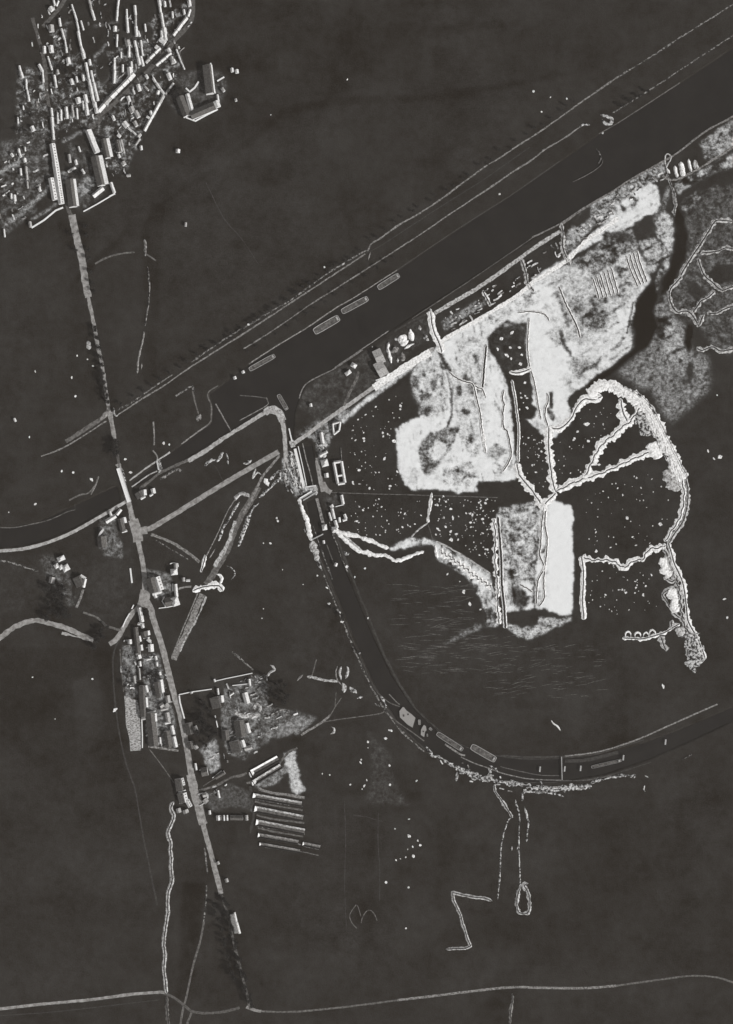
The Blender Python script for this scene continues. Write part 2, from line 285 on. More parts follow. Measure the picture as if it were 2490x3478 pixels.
lay(.3, .3, [(1965, 1080), (2010, 1060), (2062, 1050), (2070, 1090), (2040, 1120), (2000, 1125)], 2); lay(.35, .3, [(1428, 1500), (1458, 1470), (1530, 1455), (1550, 1480), (1530, 1520), (1500, 1565), (1470, 1605), (1450, 1615), (1430, 1590), (1424, 1540)], 1); layoval(.85, .2, 1485, 1530, 26, 34)
for x, y, rx, ry in ((1412, 1300, 12, 22), (1440, 1345, 16, 10), (1470, 1310, 10, 22), (1448, 1395, 20, 14), (1560, 1330, 12, 16), (1580, 1400, 14, 10), (1545, 1460, 16, 12), (1585, 1290, 9, 12), (1600, 1620, 30, 5), (1560, 1600, 22, 4)): layoval(.2, .25, x, y, rx, ry)
for v, m, w, p in ((.05, .1, 13, [(1495, 1190), (1508, 1230), (1528, 1258)]), (.1, .15, 9, [(1497, 1235), (1520, 1290), (1535, 1350), (1533, 1410), (1520, 1450)]),
                   (.95, .05, 6, [(1508, 1260), (1524, 1320), (1527, 1390), (1515, 1445), (1475, 1465)]), (.35, .2, 9, [(1405, 1290), (1425, 1330)]),
                   (.1, .15, 12, [(1780, 1120), (1720, 1090), (1690, 1120)]), (.3, .2, 12, [(1895, 1000), (1915, 1060), (1930, 1110)]), (.15, .15, 14, [(1905, 1130), (1920, 1180), (1935, 1200)]),
                   (.2, .2, 10, [(2040, 1215), (2020, 1240), (1985, 1260)]), (.3, .2, 8, [(2120, 1150), (2080, 1190)]), (-.05, .0, 20, [(2000, 1310), (2045, 1278), (2100, 1238), (2165, 1188)]),
                   (0, .03, 5, [(2150, 1030), (2140, 1080), (2130, 1130)]), (0, .05, 12, [(1870, 1335), (1873, 1380)]), (.15, .2, 16, [(1862, 1390), (1880, 1420)]), (0, .04, 24, [(1940, 1370), (1965, 1345), (1990, 1325)]),
                   (.3, .2, 18, [(2270, 640), (2255, 700), (2225, 745)]), (.05, .1, 14, [(2160, 760), (2180, 790), (2210, 800), (2225, 780)]), (.1, .15, 24, [(2060, 800), (2110, 800), (2140, 810)]),
                   (.2, .2, 14, [(2140, 665), (2165, 680), (2150, 700)]), (.2, .2, 10, [(2112, 700), (2120, 715)]), (.25, .2, 9, [(2085, 700), (2100, 730)])):
    layline(v, m, w, p)
# rubble-strewn strips and thin greys
layline(.75, .32, 16, [(1167, 1430), (1228, 1372), (1350, 1282), (1400, 1245)]); layline(.1, .2, 10, [(1005, 1480), (1030, 1460), (1100, 1415)])
layline(.55, .35, 40, [(1020, 1650), (1060, 1660)], 1)

big = blur(polymask([(1340, 1000), (2300, 500), (2500, 380), (2500, 1250), (2420, 1450), (1700, 2200), (1420, 1900), (1340, 1700)]), 1)
left = np.clip((1790 - GX) / 60, 0, 1); w_ = big * np.clip(SOIL * 3 - .4, 0, 1)
core = np.exp(-(((GX - 1850) / 100) ** 2 + ((GY - 1240) / 230) ** 2)); core = np.maximum(core, blur(polymask([(1860, 1690), (1960, 1690), (1950, 2090), (1860, 2090)]), 3)); core = np.maximum(core, np.exp(-(((GX - 1380) / 45) ** 2 + ((GY - 1560) / 110) ** 2)))
mt = mott(FR, .58, .72) * .55 + mott(SV, .66, .82) * .5 * left + mott(ST, .66, .82) * .5 * (1 - left) + mott(vnoise(11, 51), .76, .92) * .3
SOIL = SOIL - w_ * (1 - core) * mt * .85 * (SOIL ** .5 if False else 1); SOIL = np.maximum(SOIL, -.06); PATCH = PATCH + w_ * (1 - core) * .05
# ---------------------------------------------------------------- water
CANAL = [(448, 1640), (578, 1541), (652, 1487), (720, 1440), (724, 1380), (712, 1338), (745, 1318), (844, 1240), (930, 1185), (1038, 1120), (1107, 1073), (1210, 1010), (1348, 922), (1575, 769), (1743, 662), (2034, 459), (2161, 382), (2310, 285), (2660, 50), (2660, 285), (2490, 392), (2395, 443), (2250, 545), (2080, 643), (1987, 702), (1808, 808), (1340, 1112), (1133, 1247), (1040, 1300), (1018, 1345), (1000, 1400), (992, 1500), (984, 1500), (975, 1440), (955, 1402), (920, 1382), (880, 1400), (650, 1543), (560, 1600), (460, 1648)]
CANALW = [(-160, 1812), (0, 1795), (120, 1778), (245, 1722), (395, 1652), (408, 1700), (330, 1745), (250, 1790), (170, 1825), (90, 1850), (0, 1857), (-160, 1862)]
LOCKA = [(1014, 1522), (1058, 1512), (1068, 1560), (1086, 1645), (1042, 1652)]
CURVE = [(1060, 1700), (1085, 1780), (1112, 1860), (1150, 1960), (1195, 2070), (1240, 2180), (1300, 2310), (1380, 2435), (1470, 2520), (1560, 2570), (1680, 2606), (1800, 2618), (1920, 2614), (2050, 2596), (2200, 2550), (2350, 2488), (2490, 2425), (2660, 2350)]
CW = [40, 52, 56, 56, 56, 58, 62, 68, 74, 78, 78, 78, 74, 64, 54, 46, 40, 36]
def offset_poly(pts, ws):
    l, r = [], []
    for i, (x, y) in enumerate(pts):
        a = pts[max(0, i - 1)]; b = pts[min(len(pts) - 1, i + 1)]; dx, dy = b[0] - a[0], b[1] - a[1]; q = math.hypot(dx, dy); nx, ny = dy / q, -dx / q
        w = ws[i] / 2 if isinstance(ws, list) else ws / 2
        l.append((x + nx * w, y + ny * w)); r.append((x - nx * w, y - ny * w))
    return l + r[::-1]
CURVEP = offset_poly(CURVE, CW)
wet = np.zeros(GX.shape)
for p in (CANAL, CANALW, LOCKA, CURVEP): wet = np.maximum(wet, polymask(p, 0))
SOIL *= (1 - wet); PATCH *= (1 - wet)
HT = PATCH * (vnoise(9, 21) - .5) * 2.2 + PATCH * (vnoise(22, 22) - .5) * 3.0
HT = HT * (1 - wet) - blur(wet, 1) * 3.0 + (vnoise(300, 5) - .5) * .3
for yy in (0, -1): HT[yy, :] = 0
for xx in (0, -1): HT[:, xx] = 0
SOIL = np.clip(blur(SOIL, 1) * .5 + SOIL * .5, -.06, 1)
def h_at(x, y):
    u = min(max((x - X0) / C, 0), NX - 1.001); v = min(max((y - Y0) / C, 0), NY - 1.001); i, j = int(u), int(v); a, b = u - i, v - j
    return (HT[j, i] * (1 - a) + HT[j, i + 1] * a) * (1 - b) + (HT[j + 1, i] * (1 - a) + HT[j + 1, i + 1] * a) * b
# mesh: one grid cut into the dark field and the bare light soil
def grid_mesh(name, facemask):
    j, i = np.nonzero(facemask); a = j * NX + i
    quads = np.stack([a, a + NX, a + NX + 1, a + 1], 1)
    used, inv = np.unique(quads.ravel(), return_inverse=True)
    X = ((GX - 1245) * S).ravel()[used]; Y = ((1739 - GY) * S).ravel()[used]; Z = HT.ravel()[used]
    me = bpy.data.meshes.new(name); me.vertices.add(len(used)); me.vertices.foreach_set('co', np.stack([X, Y, Z], 1).astype(np.float32).ravel())
    nf = len(quads); me.loops.add(nf * 4); me.loops.foreach_set('vertex_index', inv.astype(np.int32).ravel())
    me.polygons.add(nf); me.polygons.foreach_set('loop_start', np.arange(nf, dtype=np.int32) * 4); me.polygons.foreach_set('loop_total', np.full(nf, 4, np.int32))
    me.polygons.foreach_set('use_smooth', np.ones(nf, bool)); me.update(calc_edges=True)
    for nm, F in (('soil', SOIL), ('patchy', PATCH)):
        at = me.attributes.new(nm, 'FLOAT', 'POINT'); at.data.foreach_set('value', F.ravel()[used].astype(np.float32))
    o = link(name, me, M['ground']); o['kind'] = 'structure'; return o
fm = SOIL[:-1, :-1] > .42
grid_mesh('ground', ~fm); grid_mesh('bare_sand', fm)
R = 24000; a0 = XY(X0, Y0); a1 = XY(X1, Y1)
vs = [(a0[0], a0[1], 0), (a1[0], a0[1], 0), (a1[0], a1[1], 0), (a0[0], a1[1], 0), (-R, R, 0), (R, R, 0), (R, -R, 0), (-R, -R, 0)]
o = link('far_ground', mesh('far_ground', vs, [(4, 0, 1, 5), (5, 1, 2, 6), (6, 2, 3, 7), (7, 3, 0, 4)], M['ground'])); o['kind'] = 'structure'
def sheet(name, pts, z, m):
    me = mesh(name, [(*XY(*p), z) for p in pts], [tuple(range(len(pts)))[::-1]], m); o = link(name, me); o['kind'] = 'structure'; return o
for i, p in enumerate((CANAL, CANALW, LOCKA)): sheet('canal_water', p, -1.0 - i * .02, M['water'])
n = len(CURVE); vs = [(*XY(*p), -1.08) for p in CURVEP]
o = link('canal_water', mesh('canal_water', vs, [(i, i + 1, 2 * n - 2 - i, 2 * n - 1 - i) for i in range(n - 1)], M['water'])); o['kind'] = 'structure'

# ---------------------------------------------------------------- ribbons
def resample(pts, step=4.0, smooth=True):
    P = [np.array(p, float) for p in pts]
    if smooth and len(P) > 2:
        out = []
        for i in range(len(P) - 1):
            p0 = P[max(0, i - 1)]; p1 = P[i]; p2 = P[i + 1]; p3 = P[min(len(P) - 1, i + 2)]
            k = max(2, int(np.hypot(*(p2 - p1)) / step))
            for j in range(k):
                t = j / k; out.append(.5 * ((2 * p1) + (p2 - p0) * t + (2 * p0 - 5 * p1 + 4 * p2 - p3) * t * t + (3 * p1 - p0 - 3 * p2 + p3) * t ** 3))
        out.append(P[-1]); return out
    out = []
    for i in range(len(P) - 1):
        k = max(1, int(np.hypot(*(P[i + 1] - P[i])) / step))
        for j in range(k): out.append(P[i] + (P[i + 1] - P[i]) * j / k)
    out.append(P[-1]); return out
def frames(q):
    res = []
    for i in range(len(q)):
        a = q[max(0, i - 1)]; b = q[min(len(q) - 1, i + 1)]; d = b - a; L = np.hypot(*d) + 1e-9; res.append((-d[1] / L, d[0] / L))
    return res
def strip(name, q, fr, prof, m, parent=None, jo=0.0, jh=0.0, seed=0, taper=True, base=.06):
    """prof = [(offset px, height m, jitterweight)]"""
    r = np.random.RandomState(seed + 5); nq = len(q); k = len(prof)
    jl = np.convolve(r.rand(nq + 8) - .5, np.ones(2) / 2, 'same')[:nq] * 2; jr = np.convolve(r.rand(nq + 8) - .5, np.ones(2) / 2, 'same')[:nq] * 2
    vs = []; lo1 = np.interp(np.arange(nq), np.arange(0, nq + 7, 6), (r.rand(len(range(0, nq + 7, 6))) - .5)) * 1.3; lo2 = np.interp(np.arange(nq), np.arange(0, nq + 7, 6), (r.rand(len(range(0, nq + 7, 6))) - .5)) * 1.3
    jl = jl + lo1; jr = jr + lo2
    for i, (p, (nx, ny)) in enumerate(zip(q, fr)):
        e = min(1, (min(i, nq - 1 - i) + .35) / 2.5) if taper else 1
        for (o, h, w) in prof:
            j = (jl[i] if o < 0 else jr[i]) * jo * w; oo = o * e + j
            x = p[0] + nx * oo; y = p[1] + ny * oo
            z = max(h_at(x, y), -.4) + base + (h * (1 + jh * (r.rand() - .5) * 2) if h > .03 else h)
            vs.append((*XY(x, y), z))
    fs = [(i * k + j, i * k + j + 1, (i + 1) * k + j + 1, (i + 1) * k + j) for i in range(nq - 1) for j in range(k - 1)]
    me = mesh(name, vs, fs, m)
    if me.polygons and me.polygons[0].normal.z < 0: me.flip_normals()
    return link(name, me, None, parent)
def road(name, pts, w, m, jo=1.2, smooth=True, base=.1, step=5):
    q = resample(pts, step, smooth); fr = frames(q)
    o = strip(name, q, fr, [(-w / 2, 0, 1), (-w / 6, .02, 0), (w / 6, .02, 0), (w / 2, 0, 1)], M[m], None, jo, 0, int(abs(pts[0][0] * 7 + pts[0][1])), False, base)
    o['kind'] = 'structure'; return o
def trench(label, pts, w, m='chalk', dark=3.4, h=.75, zig=0, zlen=9, smooth=True, jo=.36, cat='trench', name='trench'):
    q = resample(pts, 4, smooth); fr = frames(q); sd = int(abs(pts[0][0] * 3 + pts[-1][1]))
    r = np.random.RandomState(sd)
    if zig:
        ac = 0; q2 = []
        for i, p in enumerate(q):
            s = (1 if int(i * 4 / zlen) % 2 else -1) * zig; q2.append(np.array([p[0] + fr[i][0] * s, p[1] + fr[i][1] * s]))
        c = q2
    else:
        wob = np.convolve(r.rand(len(q) + 6) - .5, np.ones(4) / 4, 'same')[:len(q)] * w * .14
        c = [np.array([p[0] + f[0] * t, p[1] + f[1] * t]) for p, f, t in zip(q, fr, wob)]
    t = thing(name, label, cat, (*XY(*pts[0]), 0)); d = dark / 2; H = w / 2
    org = Vector(t.location)
    parts = [strip('spoil_bank', c, fr, [(-H, 0, 1), (-H * .62, h * .55, .5), (-(H + d) * .45, h, .2), (-d - .9, h, 0), (-d, .05, 0)], M[m], t, jo * H * 1.6, .25, sd),
             strip('spoil_bank', c, fr, [(d, .05, 0), (d + .9, h, 0), ((H + d) * .45, h, .2), (H * .62, h * .55, .5), (H, 0, 1)], M[m], t, jo * H * 1.6, .25, sd + 1),
             strip('trench_floor', c, fr, [(-d, .03, 0), (0, .03, 0), (d, .03, 0)], M['mud'], t, 0, 0, sd)]
    for p in parts: p.location = -org
    return t
def heap(label, pts, w, m='broken', h=1.0, jo=.3, name='spoil_bank', cat='earth bank', smooth=True):
    q = resample(pts, 4, smooth); H = w / 2
    o = strip(name, q, frames(q), [(-H, 0, 1), (-H * .5, h * .8, .4), (0, h, 0), (H * .5, h * .8, .4), (H, 0, 1)], M[m], None, jo * H * 1.6, .18, int(abs(pts[0][0] + pts[0][1] * 3)))
    return tag(o, label, cat)
def ditch(label, pts, w, smooth=True, name='trench'):
    """a narrow trench cut through pale sand: low lips of sand and a dark floor"""
    q = resample(pts, 4, smooth); fr = frames(q); d = w / 2; sd = int(pts[0][0]); t = thing(name, label, 'trench', (*XY(*pts[0]), 0)); org = Vector(t.location)
    r = np.random.RandomState(sd); c = [np.array([p[0] + (r.rand() - .5) * 1.6, p[1] + (r.rand() - .5) * 1.6]) for p in q]
    for p in (strip('sand_lip', c, fr, [(-d - 3.5, 0, 1), (-d - 1.2, .8, 0), (-d, .15, 0)], M['chalk'], t, 1, .4, sd), strip('sand_lip', c, fr, [(d, .15, 0), (d + 1.2, .8, 0), (d + 3.5, 0, 1)], M['chalk'], t, 1, .4, sd + 3),
              strip('trench_floor', c, fr, [(-d, .12, 0), (d, .12, 0)], M['mud'], t, .4, 0, sd)): p.location = -org
    return t

# ---------------------------------------------------------------- roads, paths, towpaths (setting)
road('street', [(110, 60), (150, 200), (158, 300), (172, 400), (190, 540), (225, 690), (245, 736)], 12, 'street')
road('street', [(330, 400), (400, 340), (480, 265), (560, 180), (600, 130), (650, 70), (656, 0), (656, -60)], 15, 'street')
road('street', [(146, 90), (200, 30), (240, -40)], 13, 'street'); road('street', [(300, 440), (330, 420), (345, 395)], 14, 'street')
road('path', [(600, 150), (625, 235)], 10, 'street')
road('road', [(243, 730), (256, 790), (273, 859), (282, 900), (291, 966), (300, 1010)], 24, 'road', 2)
road('road', [(300, 1010), (314, 1073), (330, 1165), (350, 1257), (368, 1380), (378, 1430)], 12, 'road', 1.5)
road('road', [(374, 1400), (383, 1456), (390, 1490)], 14, 'road', 2); road('road', [(390, 1490), (397, 1530), (402, 1560), (406, 1600)], 10, 'street')
road('road', [(402, 1575), (417, 1625), (432, 1690), (446, 1740), (455, 1780), (466, 1837)], 17, 'road', 2.5)
road('road', [(455, 1780), (472, 1850), (487, 1923), (492, 1990), (490, 2040)], 17, 'road', 1)
road('junction', [(452, 1765), (463, 1800), (470, 1840)], 34, 'road', 1, base=.12); road('junction', [(462, 1806), (500, 1800)], 26, 'road', 1, base=.14)
road('junction', [(495, 2005), (490, 2030), (484, 2062)], 36, 'road', 2, base=.12)
road('road', [(498, 2040), (514, 2070), (520, 2100), (552, 2201), (590, 2352), (613, 2430), (640, 2570), (652, 2652)], 20, 'road', 1)
road('road', [(648, 2630), (660, 2686), (672, 2730), (690, 2800)], 29, 'road', 2, base=.12); road('road', [(686, 2780), (697, 2830), (715, 2893), (735, 2970), (751, 3036)], 17, 'road', 1)
road('road', [(751, 3036), (775, 3110), (797, 3215), (830, 3340), (850, 3428)], 9, 'dim', 1)
road('road', [(500, 1798), (520, 1790), (600, 1742), (650, 1711), (760, 1643), (860, 1584), (947, 1534)], 17, 'road', .8)
road('road', [(-60, 1876), (0, 1871), (86, 1863), (172, 1839), (258, 1802), (336, 1757), (414, 1712), (440, 1695)], 11, 'cobble', .8)
road('road', [(474, 1662), (540, 1610), (600, 1580), (640, 1562)], 9, 'dim', 1.5)
road('road', [(640, 1566), (700, 1530), (760, 1488), (830, 1445), (887, 1409), (917, 1396), (940, 1402), (957, 1425), (965, 1460), (968, 1509), (971, 1573), (972, 1600)], 14, 'cobble', 1.5)
road('road', [(900, 1402), (920, 1392), (945, 1400), (960, 1430)], 26, 'pale', 2, base=.06)
road('road', [(990, 1512), (1040, 1478), (1081, 1448), (1130, 1412), (1184, 1375), (1260, 1322), (1350, 1263), (1400, 1230), (1457, 1192), (1475, 1186)], 13, 'cobble', 1)
road('road', [(1270, 1318), (1350, 1266), (1400, 1234), (1462, 1196)], 24, 'chalk', 3, base=.14)
road('road', [(1500, 1160), (1560, 1122), (1625, 1086), (1703, 1039), (1760, 1002), (1813, 957), (1870, 920), (1923, 888)], 14, 'chalk', 2, base=.16)
road('road', [(1923, 888), (1987, 822), (2040, 785), (2100, 740)], 13, 'chalk', 3, base=.16)
road('road', [(2250, 598), (2290, 612), (2353, 584), (2420, 545), (2490, 500), (2560, 460)], 8, 'grey', 2, base=.2)
road('towpath', [(1478, 1065), (1540, 1026), (1620, 980), (1710, 918), (1800, 852), (1902, 785)], 13, 'pale', 1.5)
road('towpath', [(1340, 1126), (1400, 1090), (1460, 1062)], 6, 'faint', 1)
road('towpath', [(1902, 766), (1987, 706), (2072, 655), (2165, 596), (2250, 549), (2300, 520), (2395, 447), (2490, 396), (2600, 330)], 6, 'grey', 1, base=.2)
road('towpath', [(1016, 1353), (1042, 1302), (1137, 1251), (1232, 1188)], 4, 'grey', .5); road('quay_edge', [(1137, 1249), (1232, 1184), (1320, 1124)], 3.5, 'grey', .6, base=.16)
road('towpath', [(1808, 806), (1898, 762), (1987, 703)], 5, 'grey', .6); road('towpath', [(1400, 1082), (1600, 950), (1808, 808)], 3, 'dim', .5)
UP1 = [(140, 1555), (177, 1538), (224, 1513), (300, 1468), (362, 1432)]
road('road', [(224, 1500), (290, 1458), (340, 1425), (372, 1400)], 14, 'dim', 2); road('path', [(140, 1550), (224, 1516), (362, 1430)], 4, 'grey', .8)
road('path', [(395, 1412), (440, 1383), (500, 1344), (560, 1308), (620, 1265), (700, 1213), (753, 1180), (835, 1129), (910, 1080), (986, 1030), (1103, 953), (1189, 897), (1240, 862)], 4.6, 'grey', .8)
road('path', [(1249, 853), (1262, 828), (1292, 810), (1350, 767), (1424, 725), (1500, 675), (1575, 619), (1650, 565), (1696, 537), (1760, 494), (1821, 455), (1890, 408), (1966, 353), (2021, 315), (2102, 259)], 5, 'grey', 1.2)
road('path', [(400, 1392), (440, 1372), (500, 1330), (560, 1290), (586, 1273)], 5, 'brokengrey', 1.5)
road('path', [(650, 1230), (740, 1168), (830, 1112), (900, 1070), (1000, 1010), (1100, 937), (1160, 900), (1200, 875), (1249, 848)], 5, 'brokengrey', 1.5)
road('path', [(1240, 862), (1300, 830), (1400, 765), (1500, 700), (1620, 625), (1700, 570), (1800, 500)], 3, 'faint', .8)
road('path', [(827, 1185), (883, 1151), (930, 1120), (986, 1082), (1060, 1030), (1124, 991), (1253, 909), (1340, 853), (1428, 796), (1528, 727), (1600, 680)], 4, 'grey', .8)
road('path', [(1600, 680), (1666, 636), (1760, 572), (1800, 548), (1855, 506), (1919, 468), (1966, 434), (1990, 420)], 4.6, 'grey', 1)
road('towpath', [(846, 1236), (930, 1181), (1038, 1116), (1107, 1069), (1150, 1040)], 3.6, 'grey', .5); road('towpath', [(1150, 1040), (1210, 1006), (1348, 918)], 3.4, 'grey', .6)
road('towpath', [(1348, 918), (1450, 848), (1575, 765), (1743, 658), (1900, 548)], 2.6, 'faint', .5); road('towpath', [(2034, 455), (2093, 421), (2161, 378), (2230, 333), (2310, 281)], 3, 'dim', .5)
road('quay_edge', [(440, 1632), (500, 1588), (534, 1565), (578, 1536)], 5, 'cobble', .8); road('quay_edge', [(616, 1508), (655, 1479), (700, 1447)], 4.5, 'grey', .8)
road('quay_edge', [(700, 1447), (716, 1430), (718, 1379), (706, 1345), (712, 1328), (742, 1310)], 4.5, 'dim', .8)
road('quay_edge', [(448, 1654), (500, 1617), (534, 1600)], 4, 'cobble', .6)
road('quay_edge', [(814, 1428), (825, 1422), (905, 1378), (909, 1362), (905, 1350)], 3.2, 'grey', .4)
road('path', [(732, 1371), (760, 1420), (784, 1462)], 4.5, 'grey', .6); road('path', [(654, 1327), (664, 1370), (676, 1412)], 5, 'dim', .8); road('path', [(597, 1345), (640, 1318), (656, 1310)], 5, 'brokengrey', 1)
road('path', [(521, 1432), (524, 1470), (524, 1512)], 5, 'grey', .6); road('path', [(519, 1530), (532, 1545), (537, 1562)], 5, 'grey', 1)
road('path', [(323, 896), (345, 884), (366, 874), (400, 864), (431, 859), (457, 857)], 6, 'dim', .8)
road('path', [(494, 861), (520, 878), (530, 885)], 5, 'dim', 1)
road('path', [(0, 1792), (52, 1791), (110, 1780), (170, 1765), (230, 1738), (256, 1732)], 3, 'dim', .6); road('path', [(256, 1732), (254, 1712)], 2.5, 'faint', .4)
road('path', [(235, 1700), (270, 1682), (300, 1675), (322, 1650), (334, 1620)], 5, 'dim', 1); road('path', [(310, 1680), (322, 1655), (336, 1618)], 4, 'grey', .8)
road('path', [(1171, 1379), (1180, 1350), (1210, 1290), (1218, 1262)], 8, 'dim', 1.5); road('path', [(1107, 1672), (1250, 1677), (1400, 1681), (1690, 1690)], 2.5, 'dim', .3)
road('wharf_apron', [(1076, 1555), (1086, 1620), (1098, 1670)], 14, 'road', 1.5); road('wharf_apron', [(1096, 1640), (1108, 1660), (1125, 1672)], 18, 'road', 2, base=.14)
road('path', [(513, 1815), (539, 1824), (575, 1838), (603, 1854), (640, 1878), (677, 1910)], 9, 'grey', 1.5); road('path', [(530, 1835), (580, 1865), (640, 1900)], 3, 'brokengrey', .8)
road('path', [(603, 2001), (625, 1995), (651, 1992)], 6, 'grey', .8)
road('road', [(-60, 2200), (0, 2166), (46, 2132), (92, 2112), (132, 2107), (172, 2118), (222, 2132), (277, 2157), (318, 2174)], 17, 'road', 2)
road('path', [(210, 2150), (270, 2165), (300, 2172)], 8, 'cobble', 3, base=.05)
road('road', [(372, 2188), (390, 2176), (408, 2155), (425, 2125), (446, 2090), (462, 2072), (480, 2054)], 16, 'road', 2)
road('path', [(283, 2080), (310, 2090), (332, 2098), (350, 2115), (366, 2128), (390, 2135), (413, 2140)], 7, 'dim', 1.5)
road('path', [(405, 2175), (392, 2200), (384, 2240), (386, 2320), (395, 2420), (405, 2490), (425, 2580), (445, 2640), (460, 2686), (486, 2837), (512, 2966), (534, 3074)], 5, 'faint', 1)
road('path', [(408, 2205), (412, 2270), (420, 2350)], 3, 'dim', .6)
road('road', [(504, 2535), (550, 2542), (607, 2550)], 7, 'grey', 1); road('path', [(508, 2545), (550, 2600), (592, 2660)], 3, 'dim', .5)
road('path', [(676, 2684), (700, 2680), (736, 2667), (788, 2640), (820, 2634), (838, 2625)], 8, 'dim', 1.5); road('path', [(690, 2670), (760, 2625)], 3, 'dim', .5)
road('path', [(838, 2660), (870, 2650), (935, 2610), (975, 2560), (1010, 2540)], 7, 'dim', 1.5)
road('path', [(1023, 2497), (1045, 2482), (1073, 2467), (1100, 2448), (1122, 2430)], 7, 'grey', 1); road('path', [(1100, 2452), (1140, 2445), (1200, 2437), (1290, 2424), (1305, 2415)], 3, 'dim', .5)
road('path', [(1122, 2430), (1138, 2402), (1160, 2370)], 3, 'dim', .5); road('path', [(1138, 2402), (1142, 2350)], 2.5, 'dim', .4)
road('path', [(850, 2670), (862, 2760), (850, 2830)], 8, 'faint', 1.5); road('path', [(1060, 2295), (1075, 2240)], 3.5, 'dim', .5)
road('path', [(788, 2215), (810, 2232), (830, 2250), (860, 2275)], 7, 'brokengrey', 2)
road('path', [(693, 2880), (697, 2893), (705, 2966)], 5, 'brokengrey', .8); road('path', [(702, 3008), (701, 3050), (697, 3086), (693, 3129)], 4.5, 'brokengrey', .8)
road('path', [(693, 3129), (686, 3170), (676, 3211), (654, 3288), (633, 3387), (624, 3418), (613, 3478), (600, 3560)], 7, 'dim', .6); road('path', [(651, 3440), (640, 3465), (630, 3500)], 7, 'dim', .8)
road('road', [(-60, 3433), (0, 3427), (129, 3412), (302, 3396), (431, 3379), (500, 3373), (547, 3370), (560, 3372)], 10, 'road', .8)
road('road', [(560, 3374), (590, 3388), (624, 3413), (654, 3435), (702, 3441), (766, 3435), (814, 3422)], 9, 'street', 1)
road('road', [(838, 3418), (853, 3426), (887, 3435)], 11, 'road', 2); road('road', [(887, 3435), (982, 3437), (1100, 3428), (1230, 3413), (1350, 3397)], 6, 'dim', .6)
road('road', [(1350, 3397), (1480, 3382), (1600, 3367), (1737, 3353), (1850, 3355), (1984, 3356), (2093, 3348)], 8, 'grey', .6); road('road', [(2093, 3348), (2230, 3329), (2340, 3315), (2422, 3318), (2490, 3337), (2560, 3370)], 6, 'dim', .6)
road('path', [(0, 3450), (200, 3435), (420, 3410), (540, 3396)], 3, 'faint', .5)
for p, w, m in (([(1919, 2568), (1991, 2560), (2055, 2548), (2119, 2528), (2182, 2505), (2267, 2467), (2352, 2429), (2437, 2392)], 5, 'grey'), ([(1700, 2566), (1800, 2571), (1919, 2569)], 6, 'faint'), ([(1919, 2585), (2000, 2580), (2100, 2555)], 12, 'faint'),
                ([(1308, 2418), (1350, 2452), (1394, 2483), (1441, 2517)], 3.5, 'dim'), ([(1512, 2528), (1560, 2560), (1580, 2566)], 6, 'grey'), ([(1566, 2571), (1610, 2592), (1657, 2608), (1717, 2629), (1803, 2646), (1906, 2650)], 3.2, 'grey'), ([(1906, 2650), (1990, 2650), (2080, 2634)], 2.5, 'dim'),
                ([(1700, 2604), (1750, 2616), (1830, 2632), (1900, 2634)], 2.5, 'dim')):
    road('canal_edge', p, w, m, .5)
road('canal_edge', [(1282, 2352), (1322, 2386), (1358, 2400)], 3, 'dim', .5)
road('track', [(880, 1654), (862, 1685), (845, 1712), (824, 1746), (800, 1794), (768, 1874), (736, 1930), (715, 1965), (700, 1985)], 22, 'dim', 2)
road('track', [(950, 1547), (915, 1590), (891, 1620), (872, 1660), (850, 1705), (824, 1746)], 8, 'grey', 1, base=.15); road('track', [(800, 1770), (780, 1830), (755, 1880), (730, 1925)], 12, 'pale', 3, base=.15)
road('track', [(688, 2018), (668, 2062), (650, 2110), (628, 2160), (605, 2205), (590, 2240)], 20, 'grey', 2)
road('track_edge', [(672, 2015), (645, 2080), (616, 2149), (590, 2215), (586, 2240)], 4, 'grey', .6, base=.2); road('track_edge', [(700, 2025), (680, 2075), (656, 2125), (630, 2170), (612, 2214)], 5, 'pale', 2, base=.2)
for p in ([(1210, 3073), (1196, 3092), (1188, 3112), (1196, 3135), (1212, 3153)], [(1214, 3075), (1220, 3092), (1226, 3112)], [(1227, 3135), (1232, 3115), (1245, 3095), (1259, 3092), (1272, 3105), (1281, 3127)]): road('path', p, 3, 'dim', .6)

# ---------------------------------------------------------------- trenches
trench('white trench winding from the big sand pit down to the three-way fork', [(1754, 1570), (1760, 1600), (1767, 1618), (1806, 1665), (1836, 1709), (1846, 1730)], 26)
trench('straight white trench running down beside the dark square field to the fork', [(1864, 1447), (1862, 1500), (1866, 1558), (1873, 1610), (1880, 1650), (1889, 1672)], 25)
trench('short thick white trench joining the fork to the pale rectangular field', [(1889, 1672), (1872, 1690), (1850, 1712), (1845, 1735)], 24)
trench('white trench climbing diagonally from the fork to the curved defence belt', [(1983, 1626), (2005, 1580), (2029, 1532), (2060, 1495), (2085, 1477), (2112, 1450), (2136, 1435), (2160, 1405), (2182, 1371)], 25, zig=1.5, zlen=18)
trench('lumpy white trench running right from the fork to the belt of spoil', [(1892, 1668), (1935, 1645), (1983, 1626), (2038, 1609), (2097, 1583), (2161, 1554), (2216, 1532)], 24, jo=.34, zig=1.5, zlen=22)
trench('short thick white trench dropping inside the bend of the curved belt', [(2108, 1352), (2112, 1385), (2120, 1410), (2133, 1434)], 30)
trench('white trench curling around the foot of the sand fill', [(1864, 1450), (1885, 1456), (1906, 1452), (1936, 1426), (1950, 1400), (1961, 1379), (1975, 1362), (1991, 1354), (2015, 1358), (2045, 1345)], 25, jo=.34)
